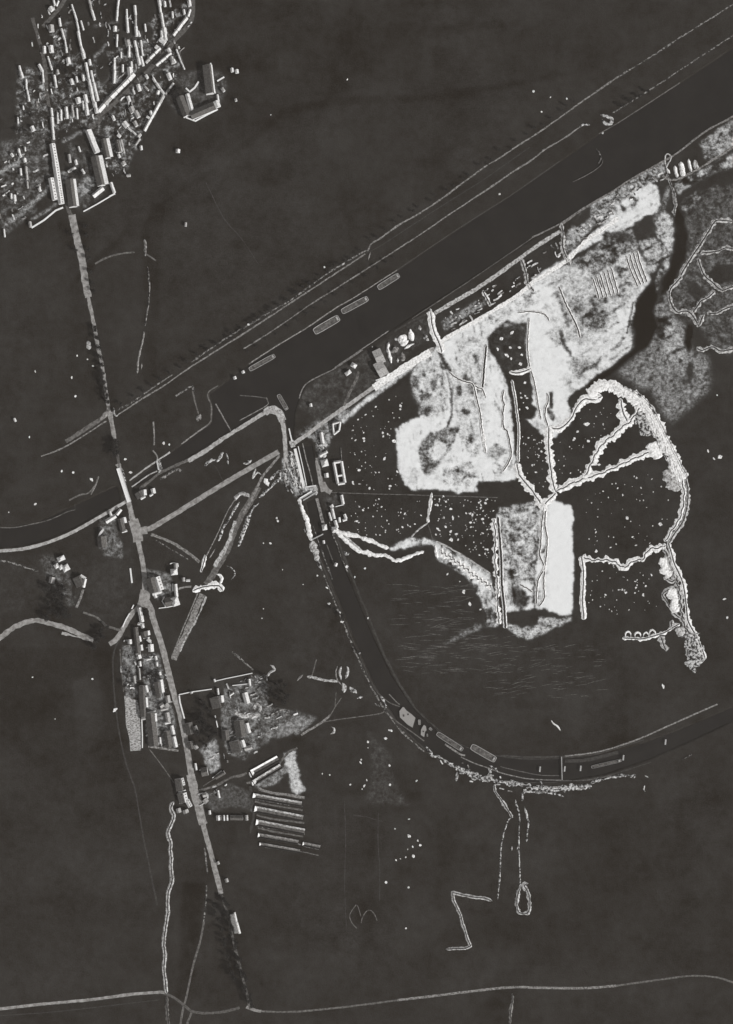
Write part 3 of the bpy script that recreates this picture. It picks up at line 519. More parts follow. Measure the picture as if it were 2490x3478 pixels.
trench('wavy white trench across the dark field ending at the belt lobe', [(2263, 1850), (2240, 1860), (2215, 1862), (2199, 1871), (2188, 1890), (2182, 1900), (2153, 1905), (2119, 1926), (2089, 1909), (2055, 1901), (2010, 1902), (1978, 1890)], 21, zig=1.6, zlen=14)
trench('straight vertical white trench right of the pale rectangular field', [(1974, 1888), (1980, 1930), (1981, 1977), (1978, 2040), (1983, 2105)], 18, jo=.18)
trench('narrow white trench with round bays at the lower right', [(2114, 2166), (2150, 2168), (2182, 2169), (2220, 2160), (2259, 2147), (2290, 2128), (2310, 2118)], 13)
for i, (x, y) in enumerate(((2133, 2154), (2166, 2156), (2195, 2156), (2216, 2148))):
    heap('horseshoe of white spoil, %s bay of the four along the lower right trench' % ('leftmost', 'second from left', 'third from left', 'rightmost')[i], [(x - 8, y + 9), (x - 9, y - 2), (x, y - 9), (x + 9, y - 1), (x + 9, y + 8)], 6, 'chalk', .8)
trench('stubby white sap hanging below the lower right trench', [(2243, 2160), (2250, 2180), (2258, 2200), (2262, 2212)], 24, 'pale')
trench('short white spur rising from the lower right trench to the belt', [(2283, 2105), (2280, 2125), (2287, 2140)], 14, 'pale')
trench('wide white trench leading down from the canal bank to the pale sand', [(1463, 1056), (1466, 1095), (1474, 1125), (1483, 1147), (1496, 1181), (1500, 1200)], 25, jo=.15)
trench('small white post trench at the canal edge above the wide trench', [(1462, 1048), (1466, 1062)], 9, 'chalk', 1.5)
trench('white sap crossing the dark strip below the towpath, left one', [(1640, 985), (1648, 1005), (1660, 1025), (1667, 1040)], 12)
trench('white sap crossing the dark strip below the towpath, middle one', [(1770, 880), (1785, 925), (1792, 960), (1814, 990)], 14, 'pale')
trench('broad pale trench leaving the canal road beside the striped digging', [(1905, 758), (1912, 790), (1910, 833), (1922, 870), (1936, 902)], 15, 'pale', jo=.4)
trench('pale trench winding down from the white slabs to the dark channel', [(2266, 590), (2276, 620), (2289, 659), (2293, 697), (2288, 730)], 11, 'pale')
trench('thin pale trench stepping down the right edge past the slabs', [(2280, 632), (2291, 660), (2297, 690), (2290, 715), (2292, 735)], 8, 'pale')
heap('small loop of pale spoil at the canal edge above the white slabs', [(2262, 565), (2258, 545), (2260, 528), (2269, 522), (2278, 530), (2276, 545), (2268, 556), (2263, 572), (2268, 590)], 5, 'pale', .8)
trench('white cross trench between the two dark ponds in the sand', [(1730, 1262), (1755, 1266), (1780, 1260), (1806, 1250)], 17, jo=.3)
trench('broad white breastwork with a zigzag fire trench', [(1490, 1868), (1515, 1885), (1545, 1905), (1580, 1930), (1610, 1955), (1640, 1975), (1672, 1996)], 22, zig=3.2, zlen=9, smooth=False, jo=.3)
trench('vertical white trench beside the dark ditch left of the pale field', [(1676, 1760), (1682, 1820), (1680, 1880), (1684, 1940), (1690, 2000), (1690, 2060), (1696, 2120)], 15, jo=.5, zig=1.2, zlen=20)
ditch('long dark drain left of the pale rectangular field', [(1690, 1755), (1696, 1820), (1702, 1900), (1704, 1980), (1712, 2060), (1716, 2135)], 7)
D = [('thin dark trench dropping through the mottled sand to the lower edge', [(1525, 1262), (1545, 1280), (1575, 1295), (1605, 1305), (1615, 1340), (1630, 1400), (1636, 1450), (1645, 1500), (1648, 1540)], 3.4, 1),
     ('straight black slot trench in the middle of the pale sand', [(1652, 1170), (1645, 1240), (1638, 1322)], 6, 0),
     ('short dark trench branching off the black slot', [(1607, 1305), (1625, 1318), (1638, 1320), (1650, 1352)], 3, 0),
     ('fine dark trench looping around the top of the sand fill', [(1760, 1062), (1790, 1058), (1820, 1060), (1850, 1068), (1866, 1092)], 3, 1),
     ('thin dark trench down the left flank of the sand fill', [(1797, 1080), (1792, 1160), (1796, 1230), (1812, 1290), (1820, 1330), (1832, 1400), (1838, 1425)], 3, 1),
     ('dark trench with pale lips slanting across the sand flat on the right', [(1898, 973), (1920, 1030), (1949, 1088), (1962, 1120), (1970, 1150)], 4, 1),
     ('winding dark trench down the left of the pale field strip', [(1845, 1735), (1838, 1795), (1836, 1850), (1832, 1881), (1840, 1905), (1848, 1930), (1828, 1969), (1822, 2010), (1821, 2054)], 3.6, 1),
     ('second winding dark trench just right of the first in the pale field', [(1854, 1726), (1850, 1780), (1858, 1830), (1855, 1885), (1850, 1930), (1846, 1985), (1848, 2030), (1830, 2060)], 3.4, 1),
     ('short dark trench curving from the dark pit in the pale field', [(1765, 1985), (1790, 1998), (1812, 2014)], 3, 1),
     ('wavy dark trench along the right side of the big sand pit', [(1712, 1325), (1706, 1352), (1712, 1375), (1708, 1400), (1710, 1450), (1722, 1465), (1730, 1500), (1736, 1545), (1722, 1580), (1706, 1602)], 3.6, 1),
     ('dark trench beside the black drain below the cross trench', [(1738, 1290), (1748, 1345), (1755, 1400), (1762, 1460), (1760, 1520), (1760, 1572)], 3.2, 1),
     ('short dark trench in the middle of the big sand pit', [(1633, 1435), (1640, 1490), (1650, 1540)], 3.4, 0),
     ('dark trench ringing the rough mound at the foot of the sand fill', [(1858, 1335), (1862, 1360), (1852, 1392), (1852, 1420), (1862, 1448)], 3.4, 1)]
for l, p, w, s in D: ditch(l, p, w, bool(s))
for i in range(6): ditch('thin dark cut in the ribbed sand, %s of the six in the left set' % ('leftmost', 'second', 'third', 'fourth', 'fifth', 'rightmost')[i],
    [(2012 + i * 12.5, 943 - i * 7), (2022 + i * 12.5, 975 - i * 6), (2036 + i * 12.8, 1018 - i * 3.5)], 3.4)
for i in range(4): ditch('thin dark cut in the ribbed sand, %s of the four in the right set' % ('leftmost', 'second', 'third', 'rightmost')[i],
    [(2127 + i * 11.5, 870 - i * 7), (2140 + i * 11.5, 915 - i * 6), (2166 + i * 10.5, 974 - i * 5)], 3.6)
# curved defence belt
BELT = [(2000, 1345), (2040, 1315), (2080, 1308), (2112, 1330), (2150, 1345), (2180, 1370), (2205, 1400), (2230, 1450), (2250, 1490), (2275, 1540), (2300, 1590), (2322, 1630)]
def offs(pts, d):
    q = resample(pts, 25); f = frames(q); return [(p[0] + n[0] * d, p[1] + n[1] * d) for p, n in zip(q, f)]
heap('wide mottled belt of white spoil curving round the right of the dark fields', BELT, 44, 'chalk', 1.3, .3)
trench('outer trench along the curved spoil belt', offs(BELT[3:], -15), 13, 'pale', 3.6, 1.5)
trench('inner trench along the curved spoil belt', offs(BELT[2:], 2), 14, 'chalk', 3.6, 1.8, zig=2.5, zlen=16)
trench('rear trench of the curved spoil belt', offs(BELT[6:], 16), 12, 'chalk', 3.4, 1.5, zig=2, zlen=20)
B2 = [(2318, 1615), (2328, 1650), (2330, 1690), (2325, 1730), (2312, 1770), (2285, 1810), (2266, 1845)]
trench('grey outer trench of the belt where it narrows', offs(B2, -6), 15, 'pale', 3); trench('white inner trench of the belt where it narrows', offs(B2, 8), 15, 'chalk', 3.4, zig=1.5, zlen=18)
B3 = [(2266, 1840), (2278, 1880), (2290, 1920), (2315, 1975), (2325, 2030), (2333, 2100), (2345, 2130), (2365, 2165), (2385, 2215), (2394, 2240)]
trench('long smooth white trench along the outer edge of the lower belt', offs(B3, -2), 17, 'chalk', 3.6)
trench('mottled inner trench of the lower belt', offs(B3, 16), 17, 'pale', 3.6, zig=2, zlen=14)
heap('oval white spoil lobe beside the lower belt, uppermost', [(2243, 1895), (2255, 1915), (2262, 1945), (2272, 1962)], 36, 'chalk', 1.5); trench('hooked trench around the uppermost spoil lobe', [(2262, 1890), (2275, 1915), (2290, 1960), (2280, 1975), (2255, 1958)], 12, 'pale', 3)
heap('round white spoil lobe beside the lower belt, middle', [(2270, 2005), (2285, 2025), (2290, 2060), (2300, 2080)], 36, 'chalk', 1.5); trench('angular trench around the middle spoil lobe', [(2292, 1995), (2262, 2008), (2250, 2022), (2265, 2045), (2285, 2080), (2312, 2100)], 12, 'pale', 3)
heap('grey mottled spoil lobe at the lower end of the belt', [(2345, 2150), (2352, 2190), (2360, 2240), (2372, 2265)], 52, 'broken', 1.5); trench('curled trench at the lower end of the belt', [(2352, 2185), (2338, 2200), (2335, 2225), (2348, 2240), (2350, 2265), (2365, 2280)], 12, 'pale', 3)
heap('pale spoil lobe between the belt and the round bays', [(2300, 2130), (2310, 2145), (2318, 2160)], 28, 'pale', 1.2); heap('ragged tip of spoil above the red-earth field', [(2325, 2250), (2345, 2262), (2362, 2285)], 14, 'broken', 1)
heap('mottled oval spoil heap on the inner side of the curved belt', [(2262, 1595), (2275, 1620), (2290, 1645), (2300, 1670)], 42, 'pale', 1.6); heap('small rubble heap where the lumpy trench meets the belt', [(2205, 1505), (2220, 1530), (2228, 1560)], 38, 'chalk', 1.5)
heap('low pale ridge inside the apex of the curved belt', [(2165, 1400), (2190, 1440), (2205, 1480)], 40, 'broken', 1.2)
# dim trench web at the right edge
WEB = [('grey trench slanting down from the right edge to the dark lake', [(2490, 752), (2450, 748), (2430, 750), (2410, 780), (2390, 812), (2365, 850), (2335, 895), (2310, 940)]),
 ('grey trench curving round the pale mud flat', [(2318, 935), (2300, 955), (2278, 980), (2272, 1005), (2282, 1040), (2300, 1060), (2320, 1056), (2340, 1060), (2358, 1082), (2375, 1110)]),
 ('grey trench bending right below the dark pool', [(2370, 875), (2378, 905), (2392, 935), (2420, 960), (2450, 985), (2475, 978), (2510, 965)]),
 ('upper grey cross trench reaching the right edge', [(2378, 860), (2410, 856), (2440, 852), (2465, 842), (2510, 850)]),
 ('grey link trench inside the trench web', [(2428, 988), (2405, 1010), (2380, 1022), (2368, 1040), (2350, 1062)]),
 ('second grey link trench of the web, pale lipped', [(2390, 1068), (2382, 1085), (2374, 1108)]), ('lowest dim trench of the web', [(2365, 1180), (2385, 1190), (2420, 1178), (2450, 1192), (2510, 1180)]),
 ('broken dim trench under the web near the right edge', [(2400, 1062), (2430, 1065), (2460, 1050), (2500, 1035)])]
for l, p in WEB: trench(l, p, 15, 'pale', 3.4, 1)
# trenches to the left and below
trench('white curled trench across the old cutting, horizontal', [(654, 2008), (675, 1998), (700, 1991), (725, 1989), (745, 1991), (758, 2008)], 22)
trench('stubby white trench on the left rim of the old cutting', [(698, 1884), (692, 1910), (682, 1944)], 12)
heap('hooked white bank right of the old cutting', [(734, 1950), (748, 1953), (754, 1966), (747, 1985)], 11, 'chalk'); heap('thin grey arc of earth beyond the hooked bank', [(770, 1922), (785, 1930), (796, 1940), (796, 1956), (786, 1968)], 5, 'broken')
heap('rough white spoil row along the right of the old cutting, upper', [(880, 1708), (862, 1722), (850, 1745), (842, 1765)], 8, 'broken'); heap('rough white spoil row along the right of the old cutting, lower', [(848, 1750), (838, 1778), (830, 1800), (818, 1835), (808, 1856)], 15, 'broken', 1.2)
heap('curved white bank closing the head of the old cutting', [(800, 1700), (806, 1686), (822, 1676), (838, 1680), (846, 1690)], 13, 'pale', 1.4)
heap('thin pale bank down the left side of the old cutting', [(800, 1694), (772, 1738), (740, 1810), (718, 1855), (700, 1890)], 4, 'grey', .8); heap('white lumpy bank inside the left side of the old cutting', [(812, 1705), (800, 1725), (788, 1745), (775, 1770), (758, 1795), (742, 1838)], 8, 'broken', 1.2)
heap('short white strip inside the left side of the old cutting', [(732, 1862), (712, 1895)], 5, 'grey')
heap('rubble loop beside the start of the old cutting', [(870, 1590), (860, 1612), (858, 1625), (874, 1605), (888, 1612)], 6, 'pale')
heap('bright earth dump where the cutting meets the lock road', [(898, 1625), (905, 1640), (912, 1652)], 20, 'chalk'); heap('ragged spoil row from the earth dump towards the lock', [(915, 1630), (935, 1612), (950, 1600), (948, 1625), (930, 1645), (880, 1690)], 9, 'broken')
for l, p, w, m in (('white rubble band on the left bank of the upper lock', [(983, 1530), (990, 1570), (1000, 1620), (1015, 1650), (1025, 1680)], 16, 'broken'), ('second rubble band by the upper lock, left', [(968, 1590), (972, 1620), (978, 1650)], 14, 'broken'), ('rubble band right against the lock wall', [(1000, 1535), (1008, 1580), (1015, 1620)], 10, 'broken'),
                  ('rough white bank left of the lower lock', [(1016, 1692), (1030, 1740), (1045, 1777), (1052, 1810), (1060, 1836)], 14, 'chalk'), ('striped white bank below the lower lock', [(1060, 1836), (1066, 1860), (1074, 1885), (1080, 1905)], 20, 'pale'), ('outer thin bank left of the lower lock', [(1018, 1700), (1022, 1730), (1030, 1755)], 5, 'grey'),
                  ('round white spoil mound left of the lower lock', [(1033, 1790), (1036, 1808)], 10, 'broken'), ('frayed spoil tip at the foot of the lower lock bank', [(1078, 1908), (1086, 1922), (1092, 1932)], 12, 'broken'), ('cluster of rubble right of the upper lock, beside the road', [(1085, 1500), (1090, 1530), (1100, 1560)], 22, 'broken')): heap(l, p, w, m, 1.2)
heap('upper white embankment running right from the lock sheds', [(1140, 1800), (1160, 1808), (1185, 1815), (1215, 1822), (1245, 1832), (1270, 1840), (1300, 1855), (1322, 1862)], 13, 'chalk', 1.5)
heap('lower white embankment running right from the lock sheds', [(1140, 1805), (1165, 1825), (1190, 1850), (1215, 1868), (1240, 1876), (1265, 1889)], 14, 'chalk', 1.5); heap('thin white bank between the two embankments', [(1165, 1815), (1195, 1840), (1225, 1868)], 7, 'pale')
heap('wide white slope of the lower embankment bending under the dark gap', [(1240, 1872), (1275, 1885), (1300, 1885), (1320, 1892), (1345, 1905), (1385, 1893), (1415, 1880), (1441, 1872)], 12, 'chalk'); heap('grey rubble scrap below the lower embankment', [(1168, 1872), (1178, 1885), (1186, 1878)], 14, 'broken')
heap('isolated white bank at the neck of the zigzag breastwork', [(1478, 1852), (1482, 1880), (1486, 1898)], 9, 'chalk')
heap('thin pale lip running along the upper edge of the breastwork', [(1478, 1838), (1530, 1862), (1600, 1905), (1666, 1948)], 6, 'pale', .7)
trench('pale double-banked path trench falling from the pale sand to the embankment', [(1466, 1672), (1462, 1710), (1457, 1743), (1453, 1776)], 10, 'chalk', 1.2, .6); heap('pale diagonal bank from the path trench down to the left', [(1453, 1776), (1435, 1788), (1415, 1805), (1396, 1825)], 6, 'pale', .5)
road('path', [(1453, 1778), (1462, 1805), (1470, 1834)], 2.2, 'dim', .3)
trench('long wavy pale trench descending the left field to the bottom road', [(590, 2722), (580, 2745), (590, 2772), (580, 2800), (570, 2824), (573, 2845), (580, 2862), (578, 2885), (581, 2910), (581, 2945), (583, 2966), (584, 2990), (579, 3009), (570, 3040), (570, 3096), (568, 3110), (562, 3150), (557, 3190), (556, 3215), (560, 3245), (556, 3288), (560, 3320), (563, 3350), (566, 3375)], 14, 'pale', 3.4, .9, jo=.1)
trench('pale trench continuing below the bottom road', [(567, 3384), (567, 3420), (570, 3450), (572, 3490)], 11, 'dim', 3, .8)
trench('short pale trench below the bottom road at the right', [(1740, 3374), (1741, 3395), (1735, 3430), (1729, 3500)], 9, 'grey', 2.4, .7)
trench('double-banked zigzag trench in the lower middle field', [(1673, 3060), (1645, 3050), (1609, 3047), (1575, 3040), (1537, 3031), (1540, 3058), (1555, 3088), (1565, 3109), (1570, 3135), (1578, 3157), (1588, 3190), (1598, 3213), (1580, 3221), (1550, 3221), (1514, 3224)], 11, 'pale', 2.8, .8, smooth=False, jo=.12)
trench('narrow trench slanting down from the rubble shore of the curved canal', [(1678, 2664), (1682, 2690), (1698, 2710), (1721, 2746), (1740, 2778)], 11, 'pale', 2.8, .8)
heap('thin pale bank down the left of the long double trench', [(1740, 2778), (1727, 2784), (1718, 2810), (1712, 2829), (1703, 2870), (1701, 2894), (1699, 2960), (1697, 2990), (1690, 3055)], 4.6, 'broken', .6)
heap('thin broken bank down the right of the long double trench', [(1750, 2715), (1758, 2745), (1765, 2770), (1762, 2850), (1764, 2920), (1766, 2990), (1764, 3020)], 5, 'broken', .6); heap('faint broken bank beside the double trench', [(1782, 2740), (1792, 2780), (1795, 2800), (1788, 2860)], 6, 'broken', .6)
trench('long oval trench ring at the end of the double trench', [(1768, 3010), (1758, 3040), (1755, 3070), (1760, 3095), (1780, 3104), (1795, 3096), (1800, 3070), (1796, 3040), (1788, 3020), (1780, 3008), (1795, 3000)], 13, 'pale', 2.8, .9, jo=.4)
for x, y, h_ in ((1739, 2882, 16), (1757, 2880, 10)): heap('short bright heap inside the double trench, %s' % ('left' if x < 1750 else 'right'), [(x, y - h_ / 2), (x - 1, y + h_ / 2)], 6, 'pale', .8)
SH = [('broken rubble shore below the curved canal, left stretch', [(1446, 2534), (1460, 2552), (1471, 2569), (1493, 2571), (1520, 2590), (1545, 2608)], 8), ('broken rubble shore below the curved canal, middle stretch', [(1545, 2606), (1588, 2621), (1631, 2642), (1695, 2655), (1739, 2664)], 17),
      ('bright rubble heap on the canal shore', [(1735, 2652), (1745, 2672)], 22), ('rubble shore below the curved canal, right of the bright heap', [(1745, 2662), (1803, 2672), (1890, 2677), (1940, 2674), (2000, 2671), (2008, 2665)], 15), ('dotted rubble line on the right shore of the curved canal', [(2004, 2660), (2030, 2650), (2055, 2645), (2110, 2635), (2160, 2637)], 9),
      ('second dashed earth line under the rubble shore', [(1775, 2720), (1775, 2695), (1790, 2688), (1830, 2690), (1890, 2696), (1905, 2702), (1915, 2706)], 7), ('rubble spur hanging from the canal shore', [(1556, 2620), (1552, 2635), (1550, 2652)], 8), ('curled spoil on the canal bank beside the second barge', [(1662, 2600), (1672, 2606), (1685, 2612), (1690, 2622)], 9), ('tangle of rubble at the first barge mooring', [(1655, 2608), (1670, 2625)], 12)]
for l, p, w in SH: heap(l, p, w, 'broken', 1.0, .5)
for l, p, w, m in (('bright crooked trench bank in the field above the curved canal', [(1872, 2447), (1880, 2458), (1889, 2464), (1897, 2472), (1904, 2482)], 5.5, 'chalk'), ('small spoil curl at the right end of the canal shore', [(2190, 2668), (2186, 2680), (2192, 2688)], 6, 'pale'), ('small earth mark near the lower right canal shore', [(2190, 2634), (2202, 2640)], 6, 'pale'),
                ('pale ragged bank in the right canal field', [(2315, 2580), (2350, 2562)], 5, 'brokengrey'), ('white spoil crescent below the wood road', [(1126, 2468), (1134, 2474), (1134, 2486), (1122, 2492)], 8, 'pale'),
                ('white hooked trench bank above the farm cluster', [(918, 2258), (932, 2268), (933, 2276), (918, 2284), (905, 2298)], 9, 'pale'), ('rubble trail falling left from the hooked bank', [(905, 2294), (888, 2302), (876, 2320)], 13, 'broken'),
                ('white earth bank running between the two copses', [(1043, 2297), (1065, 2301), (1090, 2308), (1125, 2313), (1150, 2316)], 9, 'pale'), ('short pale bank left of the long copse bank', [(1010, 2312), (1018, 2302), (1030, 2292)], 7, 'grey'), ('outer curved mound of the ring battery', [(1146, 2262), (1140, 2285), (1146, 2310), (1160, 2325)], 5, 'grey'),
                ('inner bright mound of the ring battery', [(1160, 2262), (1153, 2285), (1160, 2310)], 8, 'pale'), ('right hand mound of the ring battery', [(1178, 2262), (1182, 2280), (1174, 2305)], 8, 'pale'), ('bright tail of the ring battery', [(1163, 2318), (1170, 2340), (1167, 2352)], 12, 'pale'),
                ('bright rubble patch right of the ring battery', [(1188, 2332), (1202, 2354)], 17, 'broken'), ('small bright heap furthest right of the ring battery', [(1213, 2372), (1230, 2362)], 13, 'broken'), ('rubble bank of the burned farm, horizontal', [(798, 2418), (820, 2430), (850, 2432), (884, 2426)], 13, 'pale'),
                ('curled rubble above the burned farm', [(866, 2412), (862, 2400), (872, 2392), (884, 2400), (884, 2418)], 9, 'pale'), ('second rubble bank under the burned farm', [(803, 2446), (812, 2440), (825, 2440)], 9, 'pale'), ('zigzag bank across the farm gardens', [(890, 2418), (905, 2428), (918, 2430), (932, 2418), (950, 2412), (968, 2410), (985, 2420)], 8, 'brokengrey'),
                ('tip of rubble beside the curved canal bridge end', [(1290, 2362), (1300, 2375), (1305, 2390), (1312, 2405)], 8, 'broken'), ('earth scrap left of the bridge end', [(1272, 2388), (1290, 2400)], 6, 'broken'), ('loose stones on the bank above the boat bridge', [(1200, 2340), (1212, 2355)], 12, 'broken')): heap(l, p, w, m, .9)
for l, p, w, m in (('pale wrecked earthwork along the upper canal, oval', [(2040, 390), (2062, 396), (2078, 405), (2075, 420), (2060, 420), (2045, 405)], 9, 'broken'), ('small bright rubble beside the oval earthwork', [(1968, 432), (1985, 422), (2005, 425)], 10, 'broken'), ('small round earth scrap by the canal path', [(1838, 518), (1850, 505)], 9, 'grey'), ('dim crescent earthwork in the upper right field', [(2025, 505), (2035, 520), (2042, 535), (2032, 555)], 5, 'brokengrey'),
                ('thin straight bank under the crescent earthwork', [(1945, 618), (2000, 590), (2040, 562), (2048, 540)], 3, 'dim'), ('earth scrap where the two canal paths fork', [(1160, 898), (1170, 892)], 14, 'pale'), ('second earth scrap beside the path fork', [(1182, 885), (1192, 878)], 9, 'grey'), ('narrow pale spur below the path fork', [(1258, 856), (1250, 885)], 4, 'grey'),
                ('long dashed trench bank between village and canal, top', [(491, 812), (494, 835), (494, 870)], 9, 'grey'), ('long dashed trench bank between village and canal, middle', [(502, 905), (507, 960), (506, 1010), (500, 1060), (492, 1110)], 5, 'brokengrey'), ('long dashed trench bank between village and canal, bottom', [(489, 1125), (484, 1160), (474, 1200), (468, 1240), (466, 1270)], 6, 'grey'), ('tiny pale bank beside the dashed trench end', [(482, 1232), (480, 1254)], 5, 'grey'),
                ('bright earth dump beside the village road below the fields', [(298, 1158), (301, 1175), (304, 1188)], 13, 'pale'), ('ragged fan of spoil at the canal road bridgehead', [(340, 1425), (352, 1415), (362, 1400), (375, 1392)], 15, 'grey'), ('pale branch of spoil right of the bridgehead', [(386, 1385), (388, 1400), (395, 1412), (408, 1402)], 6, 'pale'),
                ('pale ragged mound by the canal corner quay', [(655, 1312), (660, 1330)], 12, 'brokengrey'), ('rough mound by the canal corner, lower', [(668, 1415), (684, 1422)], 22, 'brokengrey'), ('broken grey hedge bank between the two roads, left', [(695, 1583), (712, 1568), (725, 1560), (738, 1565), (750, 1552), (756, 1540), (765, 1536)], 8, 'broken'),
                ('broken grey hedge bank between the two roads, right', [(765, 1536), (772, 1550), (775, 1580)], 6, 'broken'), ('small pale mound between the two roads', [(826, 1575), (840, 1572), (855, 1562)], 11, 'broken'), ('rough rubble row above the roadside houses', [(545, 1628), (570, 1610), (600, 1596), (620, 1600)], 11, 'brokengrey'),
                ('rough spoil on the canal road crossing', [(404, 1590), (415, 1600), (420, 1630), (430, 1650)], 10, 'broken'), ('dark edged rubble by the white footbridge', [(530, 1558), (540, 1568), (545, 1590), (540, 1606)], 10, 'broken')): heap(l, p, w, m, .9)
road('path', [(0, 1905), (30, 1908), (60, 1918), (100, 1932), (130, 1940)], 6, 'brokengrey', 2)

vs, fs = [], []; r_ = np.random.RandomState(9)
for k in range(340):
    if k < 230: x, y = r_.uniform(1340, 1760), r_.uniform(1980, 2290); L_ = r_.uniform(15, 70); a_ = r_.normal(0, .12)
    else: x, y = r_.uniform(1640, 2050), r_.uniform(2190, 2370); L_ = r_.uniform(12, 50); a_ = r_.normal(-.12, .1)
    if x < 1340 + (y - 1980) * .1 or (x > 1600 and y < 2150): continue
    n_ = 6; s_ = len(vs)
    for i in range(n_):
        t_ = i / (n_ - 1) - .5; px, py = x + L_ * t_, y + math.sin(a_) * L_ * t_ + 3 * t_ * t_; w_2 = .55 * (1 - 4 * t_ * t_) + .12
        vs += [(*XY(px, py - w_2), h_at(px, py) + .35), (*XY(px, py + w_2), h_at(px, py) + .35)]
    fs += [(s_ + 2 * i, s_ + 2 * i + 1, s_ + 2 * i + 3, s_ + 2 * i + 2) for i in range(n_ - 1)]
o = link('reed_swathes', mesh('reed_swathes', vs, fs, M['dim'])); o['kind'] = 'stuff'; o['label'] = 'pale streaks of flattened reeds in the dark marsh'; o['category'] = 'reeds'

for d_, w_, m_, k_ in ((-34, 4, 'brokengrey', 4), (-43, 7, 'faint', 9), (36, 4, 'faint', 9), (44, 5, 'brokengrey', 9), (22, 3, 'brokengrey', 4)):
    road('canal_edge', offs(CURVE[1:k_], d_), w_, m_, 2.2)
for d_, m_ in ((40, 'faint'), (-40, 'faint')): road('canal_edge', offs(CURVE[8:15], d_), 4, m_, .8)
for p_ in ([(1170, 2720), (1174, 2860), (1171, 3000), (1176, 3150)], [(1285, 2760), (1284, 2860), (1290, 2960), (1289, 3060)], [(1300, 2790), (1270, 2782), (1250, 2775), (1200, 2768)], [(880, 900), (820, 810), (760, 740), (700, 620)], [(760, 1640), (735, 1590), (700, 1560)]):
    road('field_boundary', p_, 2.2, 'faint', .9)
road('path', [(2102, 259), (2200, 200), (2330, 115), (2490, 15), (2600, -60)], 4, 'brokengrey', 1.5); road('path', [(2080, 385), (2200, 310), (2330, 225), (2490, 120), (2600, 50)], 3.6, 'brokengrey', 1)
